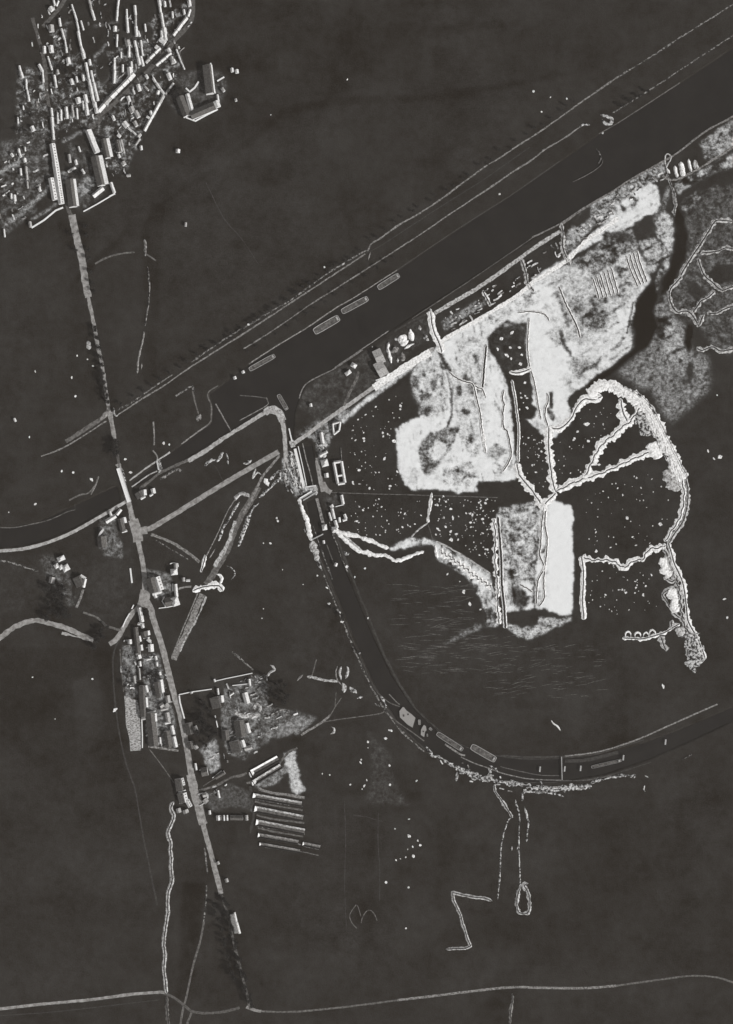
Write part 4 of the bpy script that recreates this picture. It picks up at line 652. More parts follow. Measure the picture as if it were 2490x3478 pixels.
# ---------------------------------------------------------------- buildings
def bxf(vs, fs, x0, x1, y0, y1, z0, z1):
    b = len(vs); vs += [(x0, y0, z0), (x1, y0, z0), (x1, y1, z0), (x0, y1, z0), (x0, y0, z1), (x1, y0, z1), (x1, y1, z1), (x0, y1, z1)]
    fs += [(b, b + 3, b + 2, b + 1), (b + 4, b + 5, b + 6, b + 7), (b, b + 1, b + 5, b + 4), (b + 1, b + 2, b + 6, b + 5), (b + 2, b + 3, b + 7, b + 6), (b + 3, b, b + 4, b + 7)]
def boxes(name, L, m, par=None):
    vs, fs = [], []
    for b in L: bxf(vs, fs, *b)
    return link(name, mesh(name, vs, fs), m, par)
BLOCK = []
def house(p1, p2, w, label=None, block=None, roof='rooflight', wall='wallm', h=4.2, split=.5, chim=1, dorm=0, win=0, pitch=38, kind='house', hip=False, cat='house', lit_eave=0):
    """gabled building; p1-p2 = centre line in photograph pixels, w = width in pixels, split = where the ridge sits across it"""
    (x1, y1), (x2, y2) = XY(*p1), XY(*p2); L = math.hypot(x2 - x1, y2 - y1) / 2; Wd = w * S / 2; cx, cy = (x1 + x2) / 2, (y1 + y2) / 2
    if y1 < y2: x1, y1, x2, y2 = x2, y2, x1, y1
    rz = math.atan2(y1 - y2, x1 - x2) - math.pi / 2
    t = thing(kind, label or '', cat, (cx, cy, max(0, h_at((p1[0] + p2[0]) / 2, (p1[1] + p2[1]) / 2)))); t.rotation_euler = (0, 0, rz)
    if block: BLOCK.append((t, block, (p1[0] + p2[0]) / 2, (p1[1] + p2[1]) / 2, max(2 * L, 2 * Wd), roof))
    rx = -Wd + 2 * Wd * split; rh = min(Wd * math.tan(math.radians(pitch)), 6.5); H = h
    vs = [(-Wd, -L, -1), (Wd, -L, -1), (Wd, L, -1), (-Wd, L, -1), (-Wd, -L, H), (Wd, -L, H), (Wd, L, H), (-Wd, L, H), (rx, -L, H + rh), (rx, L, H + rh)]
    hp = min(L * .8, Wd) if hip else 0
    if hip: fw = [(0, 1, 5, 4), (1, 2, 6, 5), (2, 3, 7, 6), (3, 0, 4, 7)]
    else: fw = [(0, 1, 5, 8, 4), (1, 2, 6, 5), (2, 3, 7, 9, 6), (3, 0, 4, 7)]
    link('wall', mesh('wall', vs, fw), M[wall], t)
    e = .45; T = .25; zl = H - e * rh / max(.1, rx + Wd); zr = H - e * rh / max(.1, Wd - rx); ly = L + .3
    top = [(-Wd - e, -ly, zl + T), (rx, -ly + hp, H + rh + T), (Wd + e, -ly, zr + T), (-Wd - e, ly, zl + T), (rx, ly - hp, H + rh + T), (Wd + e, ly, zr + T)]
    low = [(a, b, c - T + .03) for a, b, c in top]
    fs = [(0, 1, 4, 3), (1, 2, 5, 4), (6, 9, 10, 7), (7, 10, 11, 8), (0, 3, 9, 6), (2, 8, 11, 5), (0, 6, 7, 1), (1, 7, 8, 2), (3, 4, 10, 9), (4, 5, 11, 10)]
    if hip: fs += [(0, 2, 1), (3, 4, 5)]
    r = link('roof', mesh('roof', top + low, fs), M[roof], t)
    for i in range(chim):
        y = L * (-.7 + 1.4 * (i + .5) / chim) if chim > 1 else L * .55
        boxes('chimney', [(rx - .45, rx + .45, y - .4, y + .4, H + rh - .6, H + rh + 1.3)], M['brick'], r)
    for i in range(dorm):
        y = -L + 2 * L * (i + .5) / dorm; xm = (rx + Wd) / 2; sl = rh / (Wd - rx); z = H + rh - (xm - rx) * sl
        d = boxes('dormer', [(xm - .2, xm + 1.5, y - .55, y + .55, z - 1.0, z + .85)], M['brick'], r)
        boxes('window', [(xm + 1.5, xm + 1.55, y - .38, y + .38, z - .4, z + .6)], M['glass'], d)
    if win:
        for i in range(win):
            y = -L + 2 * L * (i + .5) / win
            boxes('window', [(Wd, Wd + .05, y - .5, y + .5, 1.1, 2.7)], M['glass'], t)
            boxes('window', [(-Wd - .05, -Wd, y - .5, y + .5, 1.1, 2.7)], M['glass'], t)
    if lit_eave:  # pale strip and posts added to put the sunlit right slope into colour
        v = lit_eave * S; vs2 = [(Wd + e, -L, H - .3), (Wd + e + v, -L, H - 1.6), (Wd + e + v, L, H - 1.6), (Wd + e, L, H - .3)]; vs2 += [(p_[0], p_[1], p_[2] - .2) for p_ in vs2]
        vr = link('lit_eave_strip', mesh('lit_eave_strip', vs2, [(0, 1, 2, 3), (7, 6, 5, 4), (0, 4, 5, 1), (1, 5, 6, 2), (2, 6, 7, 3), (3, 7, 4, 0)]), M['rooflight'], t)
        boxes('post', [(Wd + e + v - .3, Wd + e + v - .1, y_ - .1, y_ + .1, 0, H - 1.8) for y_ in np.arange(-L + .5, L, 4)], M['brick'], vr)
    if 2 * L > 7: boxes('door', [(Wd, Wd + .07, -.5 + (.9 if win else 0), .5 + (.9 if win else 0), 0, 2.1)], M['brick'], t)
    return t
def wallrun(label, pts, w, h=2.2, m='stone', name='boundary_wall', cat='wall', smooth=False):
    q = resample(pts, 5, smooth); o = strip(name, q, frames(q), [(-w / 2, -.2, 0), (-w / 2, h, 0), (w / 2, h, 0), (w / 2, -.2, 0)], M[m], None, 0, 0, 3, False, .05)
    return tag(o, label, cat)
LT, MD, DK = 'rooflight', 'roofmid', 'roofdark'
V1 = 'upper left village, above the diagonal street'; V2 = 'upper left village, left of the main street'; V3 = 'village block below the diagonal street'; V4 = 'village block beside the barrack rows'; V5 = 'roadside village at the lower left'; V6 = 'farm cluster right of the lower road'
def row(pts, w, block, **k):
    for a, b in zip(pts[:-1], pts[1:]):
        L = math.hypot(a[0] - b[0], a[1] - b[1]); t = random.uniform(.38, .62); dx = random.uniform(-1.2, 1.2)
        if L > 33:
            m = (a[0] + (b[0] - a[0]) * t, a[1] + (b[1] - a[1]) * t); m2 = (m[0] + (b[0] - a[0]) / L * 2 + dx, m[1] + (b[1] - a[1]) / L * 2)
            house(a, m, w * random.uniform(.62, .95), block=block, **k); k2 = dict(k); k2['h'] = k['h'] + random.uniform(-.8, 1.2); house(m2, (b[0] + dx, b[1]), w * random.uniform(.62, 1.0), block=block, **k2)
        else: house(a, b, w * random.uniform(.7, .98), block=block, **k)
rows = [
 ([(245, 18), (262, 72)], 7, V1), ([(262, 76), (272, 118)], 7, V1), ([(276, 73), (285, 103)], 6, V1), ([(267, 110), (277, 160)], 10, V1), ([(278, 163), (289, 200)], 11, V1), ([(293, 216), (303, 270)], 11, V1), ([(304, 273), (314, 322)], 12, V1), ([(315, 325), (323, 366)], 11, V1),
 ([(311, 243), (318, 280)], 9, V1), ([(320, 284), (327, 315)], 10, V1), ([(328, 317), (334, 343)], 10, V1), ([(304, 0), (312, 36)], 8, V1), ([(314, 40), (323, 69)], 8, V1), ([(404, 0), (400, 34)], 7, V1), ([(400, 38), (399, 72)], 8, V1),
 ([(431, 34), (433, 68)], 7, V1), ([(433, 70), (436, 112)], 8, V1), ([(459, 22), (462, 52)], 8, V1), ([(462, 55), (463, 90)], 8, V1), ([(463, 93), (466, 125)], 11, V1), ([(459, 142), (466, 180)], 9, V1), ([(467, 183), (475, 222)], 10, V1),
 ([(541, 0), (548, 45)], 11, V1), ([(549, 48), (557, 95)], 12, V1), ([(558, 98), (566, 138)], 15, V1), ([(545, 135), (562, 148)], 20, V1), ([(549, 108), (552, 130)], 9, V1), ([(625, 36), (628, 50)], 9, V1), ([(643, 5), (646, 22)], 11, V1), ([(640, 58), (647, 35)], 9, V1),
 ([(636, 62), (620, 82)], 10, V1), ([(618, 84), (604, 104)], 10, V1), ([(602, 106), (590, 122)], 10, V1), ([(455, 252), (438, 272)], 17, V1), ([(436, 274), (418, 292)], 16, V1), ([(416, 294), (398, 312)], 16, V1), ([(396, 314), (378, 332)], 16, V1), ([(376, 334), (358, 354)], 16, V1), ([(356, 356), (336, 380)], 17, V1),
 ([(545, 165), (528, 182)], 9, V1), ([(525, 185), (510, 200)], 9, V1), ([(508, 202), (496, 214)], 9, V1), ([(442, 232), (446, 262)], 18, V1), ([(434, 140), (438, 158)], 16, V1), ([(440, 160), (441, 195)], 8, V1), ([(447, 212), (449, 232)], 7, V1),
 ([(390, 200), (391, 240)], 8, V1), ([(391, 243), (389, 284)], 10, V1), ([(392, 92), (392, 108)], 13, V1), ([(399, 120), (399, 160)], 6, V1), ([(418, 222), (418, 246)], 6, V1), ([(412, 180), (413, 198)], 6, V1), ([(479, 140), (487, 190)], 6, V1), ([(480, 195), (488, 225)], 9, V1), ([(470, 108), (476, 125)], 7, V1),
 ([(493, 84), (496, 108)], 6, V1), ([(560, 8), (562, 24)], 9, V1), ([(586, 42), (588, 62)], 6, V1), ([(530, 160), (538, 166)], 12, V1), ([(324, 350), (330, 385)], 12, V1),
 ([(203, 65), (207, 90)], 8, V2), ([(210, 100), (222, 135)], 6, V2), ([(222, 138), (228, 180)], 6, V2), ([(232, 200), (236, 218)], 15, V2), ([(175, 88), (177, 110)], 20, V2), ([(174, 158), (177, 180)], 18, V2), ([(152, 160), (153, 182)], 11, V2), ([(164, 194), (171, 215)], 5, V2), ([(171, 217), (178, 238)], 5, V2),
 ([(67, 226), (72, 246)], 7, V2), ([(73, 248), (79, 266)], 9, V2), ([(90, 272), (93, 305)], 6, V2), ([(94, 308), (100, 345)], 6, V2), ([(134, 222), (146, 244)], 9, V2), ([(146, 246), (149, 280)], 6, V2), ([(186, 258), (190, 280)], 9, V2), ([(190, 282), (193, 298)], 8, V2), ([(80, 362), (82, 374)], 5, V2), ([(62, 400), (63, 420)], 5, V2),
 ([(226, 366), (229, 404)], 11, V2), ([(246, 360), (250, 398)], 7, V2), ([(265, 335), (270, 352)], 16, V2), ([(290, 325), (296, 350)], 13, V2), ([(294, 355), (300, 392)], 13, V2), ([(208, 375), (211, 410)], 7, V2), ([(197, 385), (198, 420)], 5, V2), ([(243, 272), (248, 288)], 12, V2), ([(283, 258), (286, 275)], 9, V2), ([(262, 370), (265, 405)], 6, V2),
 ([(282, 345), (286, 375)], 6, V2), ([(176, 370), (179, 395)], 8, V2), ([(178, 400), (181, 430)], 10, V2), ([(180, 433), (185, 475)], 9, V2), ([(110, 432), (116, 446)], 13, V2), ([(196, 240), (200, 252)], 8, V2), ([(260, 262), (264, 280)], 6, V2), ([(305, 205), (308, 222)], 8, V2), ([(183, 0), (188, 20)], 8, V2), ([(200, 5), (193, 22)], 5, V2), ([(172, 28), (180, 38)], 16, V2),
 ([(600, 170), (612, 203)], 4.5, V3), ([(613, 205), (627, 237)], 4.5, V3), ([(521, 267), (530, 282)], 7, V3), ([(533, 286), (545, 303)], 8, V3), ([(546, 305), (558, 320)], 9, V3), ([(582, 182), (565, 196)], 9, V3), ([(563, 198), (548, 210)], 9, V3), ([(546, 212), (532, 224)], 8, V3), ([(572, 168), (578, 178)], 15, V3), ([(584, 195), (588, 218)], 10, V3), ([(590, 205), (596, 215)], 9, V3),
 ([(572, 252), (580, 272)], 13, V3), ([(590, 284), (577, 302)], 7, V3), ([(575, 304), (563, 320)], 7, V3), ([(556, 326), (544, 350)], 10, V3), ([(543, 352), (530, 376)], 10, V3), ([(529, 378), (514, 404)], 10, V3), ([(513, 406), (502, 426)], 9, V3), ([(501, 428), (492, 446)], 9, V3), ([(478, 456), (470, 466)], 12, V3), ([(476, 472), (462, 494)], 6, V3),
 ([(470, 290), (476, 310)], 12, V3), ([(452, 305), (458, 320)], 6, V3), ([(436, 330), (442, 346)], 10, V3), ([(446, 366), (454, 384)], 18, V3), ([(462, 380), (472, 400)], 18, V3), ([(512, 380), (516, 392)], 9, V3), ([(500, 398), (510, 404)], 8, V3), ([(422, 418), (434, 432)], 18, V3), ([(458, 415), (466, 430)], 14, V3), ([(384, 396), (390, 410)], 11, V3), ([(402, 460), (410, 466)], 13, V3), ([(493, 296), (505, 308)], 7, V3), ([(497, 258), (503, 268)], 11, V3), ([(436, 436), (450, 448)], 5, V3), ([(452, 448), (464, 460)], 5, V3), ([(540, 310), (536, 322)], 12, V3),
 ([(412, 478), (417, 498)], 9, V4), ([(418, 500), (423, 520)], 8, V4), ([(404, 526), (408, 536)], 8, V4), ([(418, 552), (424, 562)], 15, V4), ([(432, 598), (444, 597)], 11, V4), ([(480, 498), (482, 510)], 8, V4), ([(236, 527), (240, 553)], 10, V4), ([(258, 546), (262, 560)], 9, V4), ([(280, 578), (288, 590)], 8, V4), ([(268, 500), (274, 516)], 5, V4),
 ([(65, 508), (68, 522)], 9, V4), ([(69, 524), (74, 536)], 10, V4), ([(86, 502), (88, 514)], 5, V4), ([(85, 540), (87, 552)], 11, V4), ([(90, 568), (93, 610)], 8, V4), ([(94, 618), (96, 640)], 6, V4), ([(71, 574), (73, 596)], 7, V4), ([(40, 524), (46, 532)], 11, V4), ([(51, 664), (53, 684)], 10, V4), ([(40, 660), (41, 676)], 8, V4), ([(103, 755), (106, 772)], 11, V4), ([(135, 641), (139, 650)], 8, V4), ([(15, 780), (18, 806)], 5, V4),
]
for p, w, b in rows:
    lr = random.random(); row(p, w, b, roof=LT if lr < .86 else MD, h=3.4 if w < 8 else 4.6, chim=1)
house((190, 552), (203, 640), 19, 'long dormered terrace right of the lane, upper stretch of the white double row', roof=LT, h=6.5, chim=3, dorm=10, kind='terrace'); house((203, 642), (211, 694), 19, 'dormered terrace at the lower end of the white double row', roof=LT, h=6.5, chim=2, dorm=7, kind='terrace')
house((180, 492), (190, 550), 17, 'dormered terrace at the top of the white double row', roof=LT, h=6.5, chim=2, dorm=6, kind='terrace'); house((176, 608), (189, 681), 17, 'dormered terrace standing alone left of the double row', roof=LT, h=6.5, chim=2, dorm=7, kind='terrace')
house((302, 445), (316, 480), 20, 'bright narrow hall at the top of the long barrack line', roof=LT, h=6, split=.35, kind='hall', cat='hall'); house((316, 482), (332, 520), 20, 'bright narrow hall below the top hall of the barrack line', roof=LT, h=6, split=.35, kind='hall', cat='hall')
house((324, 535), (346, 633), 25, 'very long grey barrack with white right slope beside the village green', roof=DK, lit_eave=13, h=8, split=.7, chim=3, kind='barrack', win=8, cat='barracks'); house((352, 640), (318, 668), 13, 'short white wing at the lower end of the long barrack', roof=LT, h=6, kind='barrack', cat='barracks')
house((354, 476), (368, 539), 17, 'grey roofed barrack between the two longest, white on its right', roof=DK, lit_eave=10, h=7, split=.5, kind='barrack', win=5, cat='barracks'); house((400, 479), (408, 519), 13, 'small grey barrack rightmost of the barrack rows', roof=DK, lit_eave=8, h=5.5, kind='barrack', win=3, cat='barracks')
house((238, 613), (250, 705), 26, 'wide dark barrack with a white right side above the main road', roof=DK, lit_eave=8, h=8, split=.7, chim=2, kind='barrack', win=6, cat='barracks'); house((378, 622), (390, 656), 9, 'thin white building at the corner of the perimeter wall', roof=LT)
house((233, 585), (258, 570), 7, 'thin diagonal shed inside the barrack square', roof=LT, kind='shed', cat='shed'); wallrun('pale perimeter wall slanting below the barracks', [(284, 719), (330, 694), (374, 668)], 3, 2.4); wallrun('short pale wall closing the barrack corner', [(372, 668), (392, 658)], 4, 2.4)
wallrun('pale garden wall along the lower left edge of the village', [(108, 774), (150, 748), (190, 715), (215, 705)], 5, 1.6); wallrun('thin crooked wall by the left frame edge of the village', [(14, 778), (18, 806)], 4, 2)
house((606, 509), (605, 520), 13, 'small lone white hut in the field right of the village', roof=LT, kind='hut', cat='hut'); house((632, 758), (631, 770), 7, 'small pale lone hut in the dark field below the village', roof=MD, kind='hut', cat='hut'); house((50, 1422), (55, 1432), 6, 'tiny white lone hut near the left edge', roof=LT, kind='hut', cat='hut')
# works compound
house((704, 226), (715, 322), 27, 'long grey works hall, tallest in the walled compound', roof=DK, lit_eave=4, h=9, split=.85, chim=2, kind='works_hall', win=7, cat='factory'); house((612, 332), (637, 397), 26, 'left works hall with a white right slope in the compound', roof=DK, lit_eave=0, h=7, split=.5, kind='works_hall', win=4, cat='factory'); house((637, 322), (654, 382), 13, 'narrow bright annexe against the left works hall', roof=LT, kind='annexe')
house((650, 396), (730, 362), 27, 'lower works hall slanting along the compound wall', roof=DK, h=7, split=.6, kind='works_hall', cat='factory'); house((734, 346), (742, 366), 18, 'bright white corner house of the works compound', roof=LT); house((739, 324), (743, 346), 6, 'small white hut above the white corner house', roof=LT, kind='hut', cat='hut')
wallrun('pale wall up the right of the works compound', [(716, 215), (722, 270), (732, 320)], 4, 2.5); wallrun('pale perimeter wall below the lower works hall', [(632, 400), (664, 412), (700, 392), (740, 372)], 4, 2.5); wallrun('short pale wall at the right of the compound yard', [(738, 276), (762, 262)], 4, 2.2)
wallrun('rough pale wall between the works halls', [(632, 300), (645, 312), (662, 298), (675, 278)], 5, 2); wallrun('pale left wall of the works compound', [(605, 330), (614, 362), (630, 396)], 4, 2.2)
house((788, 234), (790, 246), 9, 'left one of two white huts right of the works', roof=LT, kind='hut', cat='hut'); house((804, 239), (806, 250), 11, 'right one of two white huts right of the works', roof=LT, kind='hut', cat='hut'); house((755, 302), (762, 312), 9, 'grey hut below the two white huts', roof=MD, kind='hut', cat='hut'); house((801, 338), (803, 345), 7, 'small grey hut lowest right of the works', roof=MD, kind='hut', cat='hut')
# canal road and junction
house((362, 1772), (394, 1752), 13, 'white house just below the canal road', roof=LT); house((398, 1748), (412, 1730), 10, 'white wing at the right of the canal road house', roof=LT); house((374, 1738), (380, 1752), 7, 'thin white annexe above the canal road house', roof=LT, kind='annexe'); house((422, 1758), (426, 1776), 12, 'small white house left of the road above the junction', roof=LT); house((416, 1806), (432, 1802), 7, 'thin white shed left of the junction', roof=LT, kind='shed', cat='shed')
house((410, 1762), (420, 1806), 16, 'dark roofed house strip left of the junction', roof=DK); house((343, 1808), (346, 1810), 27, 'bright low annexe at the end of the grey barn', roof=LT, kind='annexe', chim=0); house((346, 1822), (350, 1858), 28, 'grey roofed barn below the canal road', roof=DK, kind='barn', cat='barn')
house((470, 1672), (480, 1690), 24, 'dark roofed house right of the canal bridge', roof=DK, split=.7); house((490, 1664), (492, 1682), 15, 'bright house front right of the canal bridge', roof=LT); house((480, 1695), (494, 1686), 6, 'low white wing of the bridge house', roof=LT, kind='annexe'); house((520, 1660), (524, 1676), 13, 'small white house second right of the canal bridge', roof=LT); house((510, 1684), (520, 1678), 6, 'thin white wing of the second bridge house', roof=LT, kind='annexe')
house((206, 1890), (212, 1904), 24, 'pale round roofed building above the triple house', roof=LT, hip=True); house((190, 1916), (198, 1928), 14, 'left gable of the triple white house', roof=LT, hip=True); house((205, 1920), (212, 1932), 14, 'middle gable of the triple white house', roof=LT, hip=True); house((220, 1920), (230, 1938), 22, 'right, largest gable of the triple white house', roof=LT, hip=True)
house((262, 1960), (276, 1990), 28, 'dark roofed farmhouse below the triple house', roof=DK, split=.85); house((276, 1954), (292, 1964), 7, 'thin white front of the dark farmhouse', roof=LT, kind='annexe', chim=0); house((291, 1966), (285, 1994), 9, 'white side wing of the dark farmhouse', roof=LT, kind='annexe'); house((180, 1960), (176, 1980), 17, 'pale shed at the edge of the wood', roof=MD, kind='shed', cat='shed')
wallrun('white wall slanting beside the road into the wood', [(417, 2130), (428, 2105), (441, 2083)], 3.4, 2); wallrun('short white wall above the slanting road wall', [(448, 2068), (455, 2054)], 3.4, 2); wallrun('pale lane wall below the dark farmhouse', [(283, 2002), (274, 2030), (260, 2064)], 8, 1.0, 'grey')
wallrun('broken pale roadside wall left of the straight road', [(443, 1930), (446, 1955), (449, 1980)], 5, 1.6)
# the big farm and church complex
house((512, 1963), (526, 2012), 26, 'large farmhouse with grey left slope and white right slope by the square', roof=DK, lit_eave=0, h=8, split=.6, chim=2, kind='farmhouse', win=5); house((533, 1960), (547, 2004), 22, 'bright white hall against the right of the large farmhouse', roof=LT, h=6, dorm=4, kind='annexe'); house((520, 2018), (550, 2008), 10, 'white wing at the foot of the large farmhouse', roof=LT, kind='annexe'); house((527, 2020), (531, 2030), 9, 'tiny white porch of the farm wing', roof=LT, kind='annexe', chim=0)
house((563, 2046), (592, 2040), 30, 'low dark barn beside the white tower house', roof=DK, h=5, kind='barn', cat='barn'); house((593, 2028), (602, 2056), 22, 'white tower house at the lower right of the farm', roof=LT, h=8, hip=True); house((597, 1984), (601, 2026), 10, 'long white shed above the tower house', roof=LT, kind='shed', cat='shed'); house((592, 1932), (594, 1952), 21, 'white house at the top right of the farm', roof=LT, h=7, hip=True); house((598, 1914), (599, 1930), 12, 'pale annexe above the top right farm house', roof=MD, kind='annexe')
wallrun('thin pale wall along the farm front', [(540, 2066), (570, 2062), (600, 2056)], 3, 2); wallrun('crooked white wall inside the farm court', [(559, 2026), (551, 2042), (563, 2060)], 3, 2.4); wallrun('curved pale wall on top of the farm', [(578, 1915), (590, 1911), (604, 1914), (606, 1925)], 3, 2); house((624, 1962), (625, 1974), 9, 'small grey shed between farm and cutting', roof=MD, kind='shed', cat='shed'); house((634, 1971), (646, 1971), 7, 'tiny white shed between farm and cutting', roof=LT, kind='shed', cat='shed')
wallrun('pale left court wall inside the farm', [(587, 1982), (589, 2008)], 3, 2)
# roadside village
for p, w, r in (([(475, 2064), (479, 2088)], 13, LT), ([(480, 2090), (484, 2112)], 13, LT), ([(470, 2118), (490, 2121)], 7, LT), ([(484, 2122), (488, 2132)], 9, LT), ([(504, 2142), (506, 2156)], 10, LT), ([(490, 2145), (495, 2162)], 20, DK), ([(513, 2188), (515, 2212)], 17, LT), ([(503, 2170), (512, 2178)], 9, LT),
                ([(474, 2160), (478, 2178)], 8, LT), ([(480, 2190), (483, 2208)], 9, LT), ([(470, 2218), (475, 2236)], 14, LT), ([(476, 2246), (478, 2262)], 7, LT), ([(529, 2228), (532, 2240)], 7, LT), ([(533, 2250), (535, 2262)], 6, LT), ([(543, 2282), (545, 2292)], 9, LT), ([(442, 2172), (443, 2186)], 12, LT), ([(456, 2296), (460, 2320)], 7, MD), ([(500, 2240), (514, 2236)], 5, LT),
                ([(462, 2130), (472, 2228)], 14, DK), ([(474, 2270), (477, 2308)], 4, MD), ([(546, 2398), (556, 2390)], 14, MD), ([(563, 2392), (573, 2402)], 15, MD), ([(548, 2410), (570, 2404)], 9, MD), ([(570, 2362), (574, 2385)], 13, MD), ([(568, 2420), (574, 2450)], 12, MD), ([(562, 2456), (580, 2452)], 6, LT), ([(584, 2464), (591, 2492)], 10, LT), ([(591, 2501), (599, 2536)], 12, LT), ([(544, 2504), (546, 2524)], 6, LT), ([(483, 2440), (495, 2438)], 9, MD), ([(496, 2328), (502, 2350)], 9, LT), ([(497, 2368), (500, 2400)], 9, LT), ([(528, 2422), (530, 2448)], 9, LT), ([(547, 2308), (553, 2350)], 13, LT)):
    house(p[0], p[1], w, block=V5, roof=r, h=4 if w < 9 else 5)
house((483, 2328), (488, 2432), 18, 'long dark terrace farthest left in the roadside village', roof=DK, lit_eave=0, h=6, split=.8, chim=4, kind='terrace'); house((533, 2316), (542, 2368), 16, 'grey terrace beside the straight road, upper', roof=DK, lit_eave=0, h=6, split=.8, chim=2, kind='terrace'); house((512, 2420), (524, 2532), 32, 'broad dark terrace in the lower roadside village', roof=DK, h=5.5, split=.6, chim=3, kind='terrace'); house((568, 2482), (577, 2534), 22, 'dark terrace by the lower white pair', roof=DK, h=5.5, kind='terrace', chim=2)
wallrun('thin pale wall right of the allotments', [(482, 2440), (484, 2500), (484, 2540)], 3, 1.8); wallrun('thin pale wall across the terrace yards', [(500, 2420), (530, 2414)], 2.5, 1.8)
for i, (a, b, w) in enumerate((((606, 2644), (612, 2684), 22), ((613, 2692), (622, 2724), 20))): house(a, b, w, 'grey left half of the white fronted pair by the lower road, %s' % ('upper' if i == 0 else 'lower'), roof=DK, h=6, split=.9)
for i, (a, b, w) in enumerate((((618, 2642), (624, 2665), 11), ((625, 2692), (632, 2722), 17), ((636, 2716), (648, 2738), 13))): house(a, b, w, 'bright white house front by the lower road, %s of three' % ('uppermost', 'middle', 'lowest')[i], roof=LT, h=6, dorm=3)
wallrun('short white wall between the lower road houses, upper', [(606, 2690), (632, 2683)], 3, 2.4); wallrun('short white wall between the lower road houses, lower', [(610, 2728), (640, 2721)], 3, 2.4); house((606, 2745), (610, 2758), 14, 'ruined grey house below the lower road fronts', roof=MD); house((630, 2750), (634, 2760), 17, 'small grey house at the end of the lower road fronts', roof=MD)
house((600, 2650), (603, 2650), 4, 'tiny dark outhouse behind the lower road fronts', roof=DK, kind='outhouse', chim=0)
# farm cluster right of road
for l, a, b, w, r, sp in (('large grey square roofed house in the walled park', (728, 2368), (738, 2404), 30, DK, .95), ('bright end of the grey square roofed house', (752, 2362), (755, 2384), 14, LT, .5), ('thin white shed above the grey square roofed house', (740, 2338), (743, 2358), 5, LT, .5), ('white twin gabled house in the farm cluster', (832, 2352), (842, 2388), 17, LT, .5), ('small white shed at the top of the farm cluster', (847, 2306), (850, 2328), 7, LT, .5), ('thin white hut beside the park hedge', (783, 2360), (794, 2352), 5, LT, .5),
                          ('bright narrow barn in the middle of the farm cluster', (838, 2456), (847, 2488), 13, LT, .5), ('dark barn left of the bright narrow barn', (812, 2446), (820, 2500), 34, DK, .6), ('grey house above the long pits', (796, 2516), (806, 2552), 34, DK, .9), ('bright end of the grey house above the long pits', (822, 2514), (830, 2536), 14, LT, .5), ('pale shed under the bright end house', (832, 2542), (856, 2536), 13, MD, .5),
                          ('grey cottage at the left of the farm gardens', (765, 2480), (768, 2512), 24, DK, .6), ('dark roadside house beside the park, upper', (640, 2455), (648, 2492), 26, DK, .6), ('pale right wing of the upper dark roadside house', (662, 2466), (670, 2484), 12, MD, .5), ('dark roadside house beside the park, lower', (646, 2518), (652, 2542), 20, DK, .6), ('grey wing of the lower dark roadside house', (662, 2530), (670, 2542), 12, MD, .5),
                          ('thin white shed left of the light yard', (664, 2592), (668, 2614), 6, LT, .5), ('dark shed below the light yard', (685, 2622), (706, 2618), 28, DK, .5), ('row of small pale huts, leftmost and biggest', (742, 2769), (743, 2784), 13, LT, .5), ('row of small pale huts, second from left', (761, 2768), (762, 2785), 5, LT, .5), ('row of small pale huts, third from left', (772, 2768), (773, 2785), 5, LT, .5),
                          ('pale hut at the right end of the hut row', (838, 2768), (839, 2784), 9, MD, .5), ('small dark gap house in the hut row', (750, 2770), (751, 2784), 5, DK, .5), ('long dark shed in the hut row', (783, 2776), (826, 2777), 14, DK, .5), ('narrow white cottage on the lower path', (741, 2684), (746, 2708), 6, LT, .5), ('small pale house at the lower road fork', (690, 2700), (702, 2696), 14, MD, .5), ('small pale hut on the hut row lane', (712, 2752), (714, 2764), 7, LT, .5), ('ruined pale house near the lower road fork', (694, 2714), (704, 2724), 15, MD, .5)):
    kd = next((k for k in ('shed', 'hut', 'barn', 'cottage') if k in l.split(',')[0]), 'house'); house(a, b, w, l, roof=r, split=sp, kind=kd, cat=kd)
house((733, 2640), (763, 2622), 12, 'outlined dark shed slanting by the lower lane', roof=DK, kind='shed', cat='shed'); wallrun('pale frame wall around the slanting dark shed', [(722, 2642), (752, 2618), (758, 2626), (735, 2645)], 2.4, 1.6)
for l, p, w in (('long white park wall above the walled park', [(608, 2359), (650, 2350), (700, 2343), (720, 2340)], 3), ('dashed outer wall above the park', [(728, 2314), (770, 2304), (820, 2294), (858, 2286)], 2.6), ('white park wall beside the straight road', [(609, 2362), (612, 2385), (620, 2415), (627, 2440)], 4), ('thin wall left of the farm gardens', [(731, 2430), (740, 2470)], 3), ('thin garden wall running right from the park', [(790, 2328), (845, 2322)], 2.4)): wallrun(l, p, w, 2.2)
house((651, 2350), (653, 2354), 7, 'small white gatehouse on the park wall', roof=LT, chim=0); house((729, 2306), (731, 2315), 5, 'tiny white hut on the dashed outer wall', roof=LT, kind='hut', cat='hut', chim=0)
house((789, 3104), (806, 3166), 16, 'long grey building beside the wooded lower road', roof=MD, h=5, split=.9, kind='barn', cat='barn'); house((797, 3098), (804, 3128), 6, 'thin white upper lean-to of the long grey building', roof=LT, kind='shed', cat='shed'); house((805, 3132), (815, 3168), 7, 'thin white lower lean-to of the long grey building', roof=LT, kind='shed', cat='shed'); house((769, 2984), (773, 2994), 9, 'small pale hut right of the lower road', roof=MD, kind='hut', cat='hut'); house((740, 2926), (743, 2934), 8, 'tiny pale hut beside the lower road', roof=MD, kind='hut', cat='hut')
